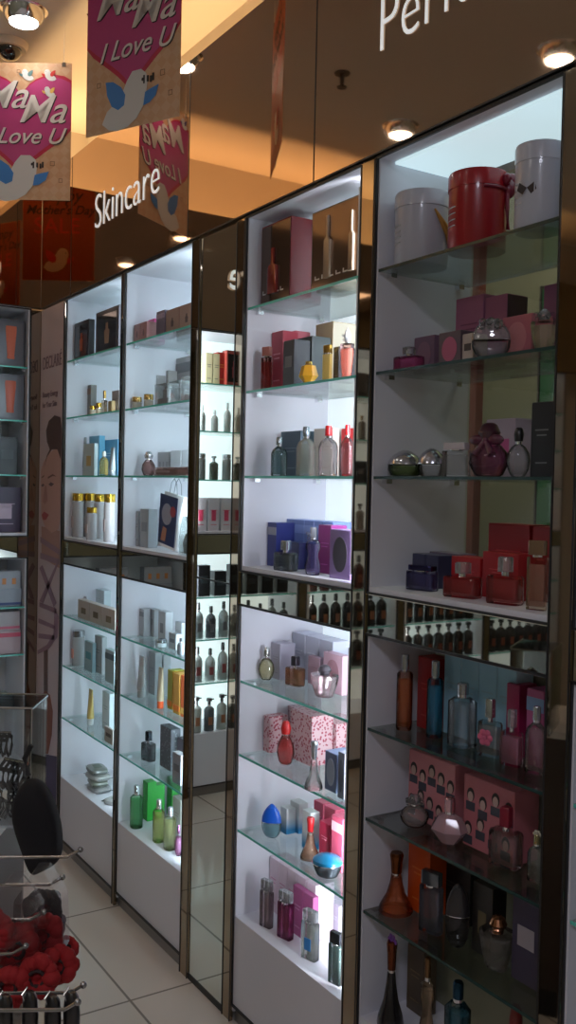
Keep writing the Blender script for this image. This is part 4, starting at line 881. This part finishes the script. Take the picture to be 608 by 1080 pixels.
bx('D', 5, 556, 575, 728, .11, .05, (176, 84, 130), 'pink-violet carton by the post', 'topband', (130, 160, 200))
bt('D', 5, 541, 26, 748, 808, 'squat', (225, 150, 175), (200, 190, 195), 'square pink perfume bottle', liquid=(205, 110, 145), clearcap=True)
bt('D', 5, 567, 22, 745, 816, 'should', (215, 190, 198), (190, 190, 192), 'clear pink bottle with sprayer by the post', liquid=(195, 150, 160))
FC = (195, 124, 130)
bx('D', 6, 431, 482, 799, .10, .07, FC, 'pink carton printed with small portraits, left', 'faces', (0, 0, 0))
bx('D', 6, 489, 545, 826, .09, .07, (180, 104, 112), 'darker pink carton printed with a portrait group', 'faces', (0, 0, 0))
bt('D', 6, 438, 31, 838, 872, 'round', (215, 205, 205), (190, 190, 192), 'clear round crystal bottle', liquid=(180, 150, 150), extra='facets')
bt('D', 6, 475, 41, 841, 889, 'gem', (225, 150, 165), (210, 170, 180), 'faceted frosted pink bottle', liquid=(205, 120, 135), glassd=.35)
bt('D', 6, 535, 38, 851, 914, 'squat', (205, 200, 200), (130, 14, 44), 'clear square bottle with dark red cap', liquid=(175, 155, 150), capmetal=False)
bt('D', 6, 567, 18, 880, 930, 'should', (200, 200, 195), (170, 160, 120), 'clear bottle with cream flower stopper', liquid=(150, 145, 135), extra='flowerw')
bt('D', 7, 419, 37, 899, 962, 'flare', (205, 60, 20), (110, 60, 30), 'flared red-orange bottle', liquid=(190, 40, 6))
bx('D', 7, 431, 455, 890, .10, .05, (196, 74, 16), 'bright orange carton', 'lines', (210, 110, 50))
bt('D', 7, 456, 27, 919, 984, 'slab', (150, 155, 175), (120, 126, 136), 'blue-grey slab bottle with steel cap', liquid=(90, 92, 120))
bt('D', 7, 484, 26, 932, 1000, 'oval', (60, 54, 56), (40, 36, 38), 'dark oval bottle with black neck', liquid=(14, 10, 12), capmetal=False)
bx('D', 7, 499, 521, 934, .09, .04, (26, 22, 20), 'black carton with gold frame', 'square', (90, 78, 50))
bx('D', 7, 460, 498, 910, .13, .04, (18, 17, 19), 'large black carton at the back', 'lines', (50, 50, 50))
bt('D', 7, 526, 37, 965, 1022, 'urn', (190, 180, 175), (150, 100, 70), 'clear faceted urn bottle with amber stopper', liquid=(120, 108, 100))
bx('D', 7, 541, 572, 948, .08, .05, (60, 52, 72), 'purple-grey carton with pale figure', 'label', (150, 140, 145))
bt('D', 8, 414, 29, 992, .03, 'flare', (20, 16, 20), (110, 60, 40), 'black flared bottle with violet flower stopper', opaque=True, extra='flowerv')
bt('D', 8, 452, 17, 1010, .05, 'torso', (190, 150, 110), (120, 90, 60), 'slim amber bottle', liquid=(140, 100, 60))
bt('D', 8, 484, 26, 1035, .05, 'tall', (40, 90, 110), (40, 70, 90), 'dark blue cylinder bottle', liquid=(10, 60, 80))
bt('D', 8, 545, 34, 1060, .06, 'round', (150, 30, 30), (110, 20, 20), 'round dark red bottle', liquid=(120, 10, 14), capmetal=False)
bx('D', 8, 430, 448, 1000, .12, .04, (90, 76, 60), 'olive-brown carton behind amber bottle', 'lines', (120, 100, 70))

# ---- end wall cabinets: only seen directly at the left edge and in the mirrors
ELOC = {0: (.60, .65, 'corner end cabinet'), 1: (-.05, .6, 'second end cabinet'), 2: (-.70, .6, 'third end cabinet'), 3: (-1.35, .6, 'fourth end cabinet'), 4: (-2.0, .6, 'fifth end cabinet')}
def eloc(ci, u, d, L): return (EX-d, ELOC[ci][0]+u, LV[L]+.0005)
def ewhere(ci, L): return ', %s shelf of %s' % (LN[L], ELOC[ci][2])
RZ = math.pi/2
def ecarton(ci, L, u, w, h, d, dep, rgb, desc, art='lines', acc=(190, 190, 190), **kw):
    return carton(eloc(ci, u, d, L), w, dep, h, lin(rgb), desc+ewhere(ci, L), art, lin(acc), rz=RZ, **kw)
def ebottle(ci, L, u, w, h, style, rgb, cap, desc, d=.05, **kw):
    return bottle(eloc(ci, u, d, L), w, h, style, lin(rgb), lin(cap), desc+ewhere(ci, L), opaque=True, rz=RZ, simple=True, **kw)
P5 = ('first', 'second', 'third', 'fourth', 'fifth', 'sixth', 'seventh', 'eighth')
# corner end cabinet (left edge of the photo): y .60 to 1.25
for i, u in enumerate((.10, .24, .38, .575)):
    ecarton(0, 1, u, .115, .20, .03, .05, (74, 74, 84), 'grey display box with orange tube, %s from left' % P5[i], 'tube', (196, 96, 66))
    ecarton(0, 2, u, .115, .195, .03, .05, (70, 70, 80), 'grey window box with orange tube, %s from left' % P5[i], 'tube', (190, 90, 62))
for i, u in enumerate((.1, .22, .34, .47, .57)):
    ecarton(0, 3, u, .085, .16+.012*(i % 2), .04, .06, (22, 24, 28), 'black tall carton, %s from left' % P5[i], 'label', (60, 66, 70))
for i, u in enumerate((.15, .36, .565)):
    ecarton(0, 4, u, .13, .195, .04, .05, (48, 16, 60), 'deep purple carton, %s from left' % P5[i], 'square+lines', (190, 170, 190))
for i, u in enumerate((.12, .34, .56)):
    ecarton(0, 5, u, .15, .075, .03, .05, (150, 158, 172), 'white and blue soap pack, %s from left' % P5[i], 'band', (40, 60, 120))
    ecarton(0, 6, u, .15, .10, .03, .05, (176, 150, 156), 'white and pink pack, %s from left' % P5[i], 'topband', (190, 60, 90))
    carton((EX-.03, ELOC[0][0]+u, LV[6]+.1015), .14, .05, .08, lin((170, 160, 165)), 'pale pink pack standing on the %s pink pack, corner end cabinet' % P5[i], 'band', lin((190, 80, 110)), rz=RZ)
    carton((EX-.03, ELOC[0][0]+u, LV[5]+.0765), .14, .05, .075, lin((160, 165, 175)), 'blue printed pack standing on the %s soap pack, corner end cabinet' % P5[i], 'strips', lin((200, 130, 70)), rz=RZ)
# second end cabinet, reflected in the wide mirror strip (y .34 to .54)
for i, u in enumerate((.33, .37)): ecarton(1, 1, u+.14, .035, .15, .05, .05, (200, 190, 150), 'cream slim carton, %s one' % P5[i], 'lines', (90, 90, 90))
ecarton(1, 1, .435, .05, .16, .06, .05, (170, 40, 30), 'red carton beside picture box', 'lines', (210, 160, 60))
ecarton(1, 1, .385, .11-.03, .17, .03, .05, (150, 60, 50), 'red framed box with dark bottle picture', 'window', (130, 20, 20))
for i, u in enumerate((.10, .18, .26)): ecarton(1, 1, u, .06, .15, .05, .05, (120, 110, 105), 'taupe carton, %s from left' % P5[i])
for i in range(8):
    u = .055+.07*i
    ebottle(1, 2, u, .036, .105+.02*(i % 3), 'should', (176, 182, 178), (170, 178, 175), 'white lotion bottle, %s from left' % P5[i], capmetal=False)
    ebottle(1, 3, u, .045, .115+.01*(i % 2), 'pump' if i % 2 else 'spray', (120, 125, 122) if i % 2 else (70, 78, 66), (190, 195, 195), 'silver-green hair bottle, %s from left' % P5[i])
    ecarton(1, 4, u, .06, .16, .04, .05, (186, 182, 186), 'white carton with pink dot, %s from left' % P5[i], 'lines+square', (190, 60, 90))
    ebottle(1, 6, u, .052, .155+.02*(i % 2), 'should', (150, 160, 160) if i % 3 else (70, 74, 78), (22, 22, 24), 'shampoo bottle with black cap, %s from left' % P5[i], capmetal=False, lab=(.12, .12, .13))
    ebottle(1, 7, u, .052, .16+.012*(i % 3), 'should', (165, 172, 170), (20, 20, 22), 'conditioner bottle with black cap, %s from left' % P5[i], capmetal=False, lab=(.25, .05, .05))
    ebottle(1, 8, u, .052, .16+.012*(i % 2), 'spray', (160, 166, 160) if i % 2 else (80, 86, 88), (16, 16, 18), 'hair spray bottle, %s from left' % P5[i], capmetal=False, extra='nozzle', lab=(.3, .12, .05))
for i in range(6): ecarton(1, 5, .07+.09*i, .065, .12+.03*(i % 2), .04, .05, (22, 24, 28), 'black hair care carton, %s from left' % P5[i], 'label', (50, 60, 66))
# third to fifth end cabinets
for ci in (2, 3, 4):
    for i in range(7):
        u = .07+.077*i; q = P5[i]
        ecarton(ci, 1, u, .055, .13, .05, .05, (90, 84, 80), 'grey-brown carton, %s from left' % q, 'band', (60, 50, 50))
        ebottle(ci, 2, u, .04, .13, 'tall', (120, 110, 100), (150, 120, 70), 'tan bottle, %s from left' % q)
        ecarton(ci, 3, u, .055, .12, .05, .05, (60, 62, 70), 'slate carton, %s from left' % q, 'label', (120, 120, 130))
        ebottle(ci, 4, u, .048, .14, 'spray', (150, 70, 50) if ci == 4 else (130, 120, 110), (30, 24, 22), 'spray bottle, %s from left' % q, capmetal=False)
        ebottle(ci, 5, u, .062, .18, 'should', (26, 22, 22) if ci > 2 else (90, 50, 46), (20, 18, 18), 'dark bottle with black cap, %s from left' % q, capmetal=False, lab=(.25, .07, .04))
        ebottle(ci, 6, u, .062, .185, 'should', (28, 24, 24), (18, 18, 18), 'black shampoo bottle, %s from left' % q, capmetal=False, lab=(.25, .09, .04))
        ebottle(ci, 7, u, .062, .19, 'spray', (40, 30, 28), (16, 16, 16), 'dark brown spray bottle, %s from left' % q, capmetal=False, lab=(.2, .05, .03))

# ------------------------------------------------------------------ accessory rack in the left foreground
def W3(px, py, w): return atW(px, py, w)
rk = empty('accessory_rack', (0, 0, 0)); base = W3(-60, 1000, 1.55); rk.location = (base.x, base.y, 0)
tag(rk, 'wire accessory rack with chrome hooks at the lower left edge', 'rack')
inv = Matrix.Translation(-rk.location)
g = MB()
for px in (-95, -25): b = W3(px, 1000, 1.55); g.tube([inv @ Vector((b.x, b.y, .03)), inv @ Vector((b.x, b.y, 1.16))], .009, 12)
g.build('upright', M_CHROME, rk, smooth=True)
g = MB()
b0 = W3(-95, 1000, 1.55); b1 = W3(-25, 1000, 1.55)
for z in (.35, .6, .8, .95, 1.1): g.tube([inv @ Vector((b0.x, b0.y, z)), inv @ Vector((b1.x, b1.y, z))], .004)
g.build('cross_bar', M_CHROME, rk)
MB().box(-.10, .12, -.08, .08, 0, .03).build('rack_base', M_DARK, rk, bevel=.004)
def hook(px, py, w, back=.0):
    a = W3(-60, py+3, w+.02); m = W3(px-14, py+2, w); t = W3(px, py-6, w)
    if isinstance(back, (int, float)): pass
    h = MB().tube([inv @ a, inv @ m, inv @ t], .0026, 8).blob(inv @ t, .005).build('hook', pm('dull_chrome', (.35, .34, .34), .25, .9), rk, smooth=True)
for px, py, w in ((85, 902, 1.6), (66, 931, 1.5), (46, 968, 1.45), (27, 1004, 1.4), (88, 1045, 1.35), (82, 1063, 1.28)): hook(px, py, w)
# scrunchies: each red cluster hangs on a hook inside its clear header bag
def scrunchie(px, py, w, r, col, label, group, bag=True, n=16):
    c = W3(px, py, w); s = empty('hair_scrunchie', c); tag(s, label, 'hair scrunchie', group)
    g = MB(); rr = random.Random(int(px*31+py))
    for i in range(n):
        t = 2*math.pi*i/n; v = rt*math.cos(t)*r*.62+Vector((0, 0, 1))*math.sin(t)*r*.62
        g.blob(v+fw*rr.uniform(-.2, .2)*r, r*rr.uniform(.30, .42), rr.uniform(.8, 1.2), rr.uniform(.8, 1.2), rr.uniform(.8, 1.2), 10, 8, r*.02)
    for i in range(6): g.blob(rt*rr.uniform(-.35, .35)*r+Vector((0, 0, rr.uniform(-.35, .35)*r))+fw*.25*r, r*.34, 1, 1, 1, 10, 8, r*.02)
    g.build('ruffle', pm('velvet', col, .8), s, smooth=True)
    MB().tube([rt*math.cos(t)*r*.35-fw*r*.2+Vector((0, 0, 1))*math.sin(t)*r*.35 for t in [2*math.pi*i/12 for i in range(13)]], r*.09, 8).build('elastic', pm('elastic', (.03, .01, .01), .7), s)
    if bag:
        a = MB(); k = 2*r
        q = [(-.55, -.2), (.55, -.2), (.5, .9), (.12, 1.5), (-.12, 1.5), (-.5, .9)]
        F_ = [a.bm.verts.new(rt*x*k+Vector((0, 0, 1))*z*k-fw*r*.9) for x, z in q]; B_ = [a.bm.verts.new(rt*x*k+Vector((0, 0, 1))*z*k+fw*r*.3) for x, z in q]
        a.bm.faces.new(F_); a.bm.faces.new(list(reversed(B_)))
        for i in range(6): a.bm.faces.new((F_[i], B_[i], B_[(i+1) % 6], F_[(i+1) % 6]))
        a.build('clear_bag', thin('header_bag', (.96, .94, .94), .7, .12, .01), s)
REDV = (.32, .008, .010)
for i, (px, py, w, r) in enumerate(((45, 985, 1.50, .040), (18, 1000, 1.46, .042), (62, 1018, 1.46, .034), (40, 1030, 1.40, .036), (10, 1040, 1.40, .036), (72, 1000, 1.54, .022), (-8, 985, 1.44, .04))):
    scrunchie(px, py, w, r*.92, REDV, ['large red velvet scrunchie at top middle of the rack', 'large red velvet scrunchie at top left of the rack', 'red scrunchie hanging lowest on the right', 'red scrunchie in the middle of the lower row', 'red scrunchie at the lower left edge', 'small red scrunchie at right tip of the hooks', 'red scrunchie cut off by the left edge'][i], 'red scrunchies', bag=i in (1, 0))
scrunchie(45, 958, 1.58, .034, (.008, .007, .008), 'black scrunchie behind the red ones, upper', 'black scrunchies', bag=False)
scrunchie(54, 975, 1.62, .026, (.008, .007, .008), 'black scrunchie behind the red ones, lower', 'black scrunchies', bag=False)
def comb(px, py0, w, label):
    t = W3(px, py0, w); c = empty('hair_brush', (t.x, t.y, t.z)); tag(c, label, 'hair brush', 'black hair brushes')
    MB().loft([(-.16, .009, .009), (-.10, .013, .010), (-.03, .017, .011), (-.006, .015, .009), (0, .007, .005)], 16).build('handle', pm('black_plastic', (.010, .009, .010), .3, coat=.4), c, smooth=True)
    MB().loft([(-.30, .012, .008), (-.26, .022, .010), (-.17, .020, .010), (-.16, .01, .009)], 16).build('head', pm('black_plastic', (.010, .009, .010), .3, coat=.4), c, smooth=True)
    MB().tube([(0, -.008, -.012), (.002, -.012, .0), (0, -.004, .008)], .0018).build('hanging_loop', M_CHROME, c)
for i, px in enumerate((76, 56, 32, 6)): comb(px, 1046+(i % 2)*4, 1.33, 'black glossy hair brush hanging at bottom left, %s from right' % P5[i])
# black cloth pouch
def cloth(name, pts, w, thick, col, label, cat, rough=.85):
    c = W3(sum(p[0] for p in pts)/len(pts), sum(p[1] for p in pts)/len(pts), w); r = empty(name, c); tag(r, label, cat)
    g = MB(); n = len(pts); rings = []
    for k, (s, o) in enumerate(((.80, -1), (1, -.45), (1, .45), (.80, 1))):
        rings.append([g.bm.verts.new((W3(px, py, w)-c)*s+fw*o*thick) for px, py in pts])
    for k in range(3):
        for i in range(n): g.bm.faces.new((rings[k][i], rings[k][(i+1) % n], rings[k+1][(i+1) % n], rings[k+1][i]))
    g.bm.faces.new(list(reversed(rings[0]))); g.bm.faces.new(rings[-1])
    o = g.build('cloth_body', pm(name+'_cloth', col, rough), r)
    for p_ in o.data.polygons: p_.use_smooth = True
    sb = o.modifiers.new('soft', 'SUBSURF'); sb.levels = sb.render_levels = 2
    return r, c
r, c = cloth('cloth_pouch', [(28, 818), (45, 822), (56, 842), (65, 870), (67, 900), (60, 912), (44, 919), (36, 924), (30, 915), (22, 890), (12, 862), (14, 838)], 1.72, .03, (.008, .007, .009), 'limp black cloth pouch hanging beside the acrylic case', 'pouch')
MB().tube([W3(30, 818, 1.72)-c, W3(26, 800, 1.72)-c, W3(33, 786, 1.72)-c], .005).build('drawstring', pm('cord', (.01, .01, .01), .7), r)
# acrylic case with hair clips on a low counter at the far left
ct = empty('accessory_counter', (W3(-15, 850, 1.9).x, W3(-15, 850, 1.9).y, 0), math.atan2(rt.y, rt.x))
tag(ct, 'white accessory counter at the left edge below the acrylic case', 'counter')
ztop = atW(0, 862, 1.9).z
MB().box(-.30, .035, -.10, .16, .08, ztop-.02).build('counter_body', M_DARK, ct, bevel=.004)
MB().box(-.31, .045, -.11, .17, ztop-.02, ztop).build('counter_top', M_WHITE, ct, bevel=.003)
MB().box(-.29, .02, -.09, .15, 0, .08).build('plinth', M_BLACK, ct)
cs = empty('acrylic_case', (W3(10, 850, 1.9).x, W3(10, 850, 1.9).y, ztop), math.atan2(rt.y, rt.x)); tag(cs, 'clear acrylic case with chrome rim on the accessory counter', 'display case')
hz = atW(20, 740, 1.9).z-ztop; AC = thin('acrylic', (.93, .95, .95), 1.3)
MB().box(-.12, .058, -.06, -.057, 0, hz).box(-.12, .058, .057, .06, 0, hz).box(-.12, -.117, -.06, .06, 0, hz).box(.055, .058, -.06, .06, 0, hz).build('acrylic_wall', AC, cs)
MB().box(-.12, .058, -.06, .06, hz, hz+.003).build('acrylic_lid', AC, cs)
g = MB()
for y in (-.06, .06): g.tube([(-.12, y, hz+.003), (.058, y, hz+.003)], .002)
g.tube([(.058, -.06, hz), (.058, .06, hz)], .002); g.tube([(.058, -.06, 0), (.058, -.06, hz)], .0015); g.build('chrome_rim', M_CHROME, cs)
MB().box(-.115, .053, -.055, .055, 0.0, .004).build('case_floor', M_WHITE, cs)
def clip(u, v, z, s, col, label, rz=0.0):
    o = cs.matrix_world if False else None
    ax = Vector((rt.x, rt.y, 0)).normalized(); ay = Vector((-ax.y, ax.x, 0))
    p = Vector(cs.location)+ax*u+ay*v+Vector((0, 0, z)); r = empty('hair_claw', p, rz); tag(r, label, 'hair clip', 'hair claws in the acrylic case')
    g = MB()
    for sg in (-1, 1):
        for i in range(5):
            x = (i-2)*s*.22; g.tube([(x, 0, s*.95), (x, sg*s*.32, s*.7), (x, sg*s*.36, s*.35), (x, sg*s*.1, 0.001)], s*.055, 6)
        g.tube([(-s*.48, sg*s*.30, s*.72), (s*.48, sg*s*.30, s*.72)], s*.07, 6)
    g.build('claw', pm('clip_plastic', lin(col), .25, coat=.5), r)
    MB().tube([(-s*.5, 0, s*.95), (s*.5, 0, s*.95)], s*.06, 8).build('hinge', M_CHROME, r)
for i, (u, v, z, col) in enumerate(((-.075, -.02, .006, (30, 26, 26)), (-.02, -.02, .006, (120, 120, 118)), (.028, -.02, .006, (36, 36, 48)), (-.05, .03, .006, (96, 84, 70)), (.01, .03, .006, (26, 24, 24)))):
    clip(u, v, z, .045, col, ['black hair claw at front left of the acrylic case', 'grey hair claw in front middle of the acrylic case', 'dark blue hair claw at front right of the acrylic case', 'brown hair claw at back left of the acrylic case', 'black hair claw at back right of the acrylic case'][i], .3*i)

for i, (u, v, z, col, sz) in enumerate(((-.06, .0, .055, (60, 56, 54), .06), (.012, .0, .055, (20, 19, 20), .062), (-.03, .02, .118, (22, 20, 21), .05))):
    clip(u, v, z, sz, col, ['grey-brown hair claw stacked on the left clips in the acrylic case', 'large black hair claw stacked at right in the acrylic case', 'topmost black hair claw in the acrylic case'][i], .5*i)
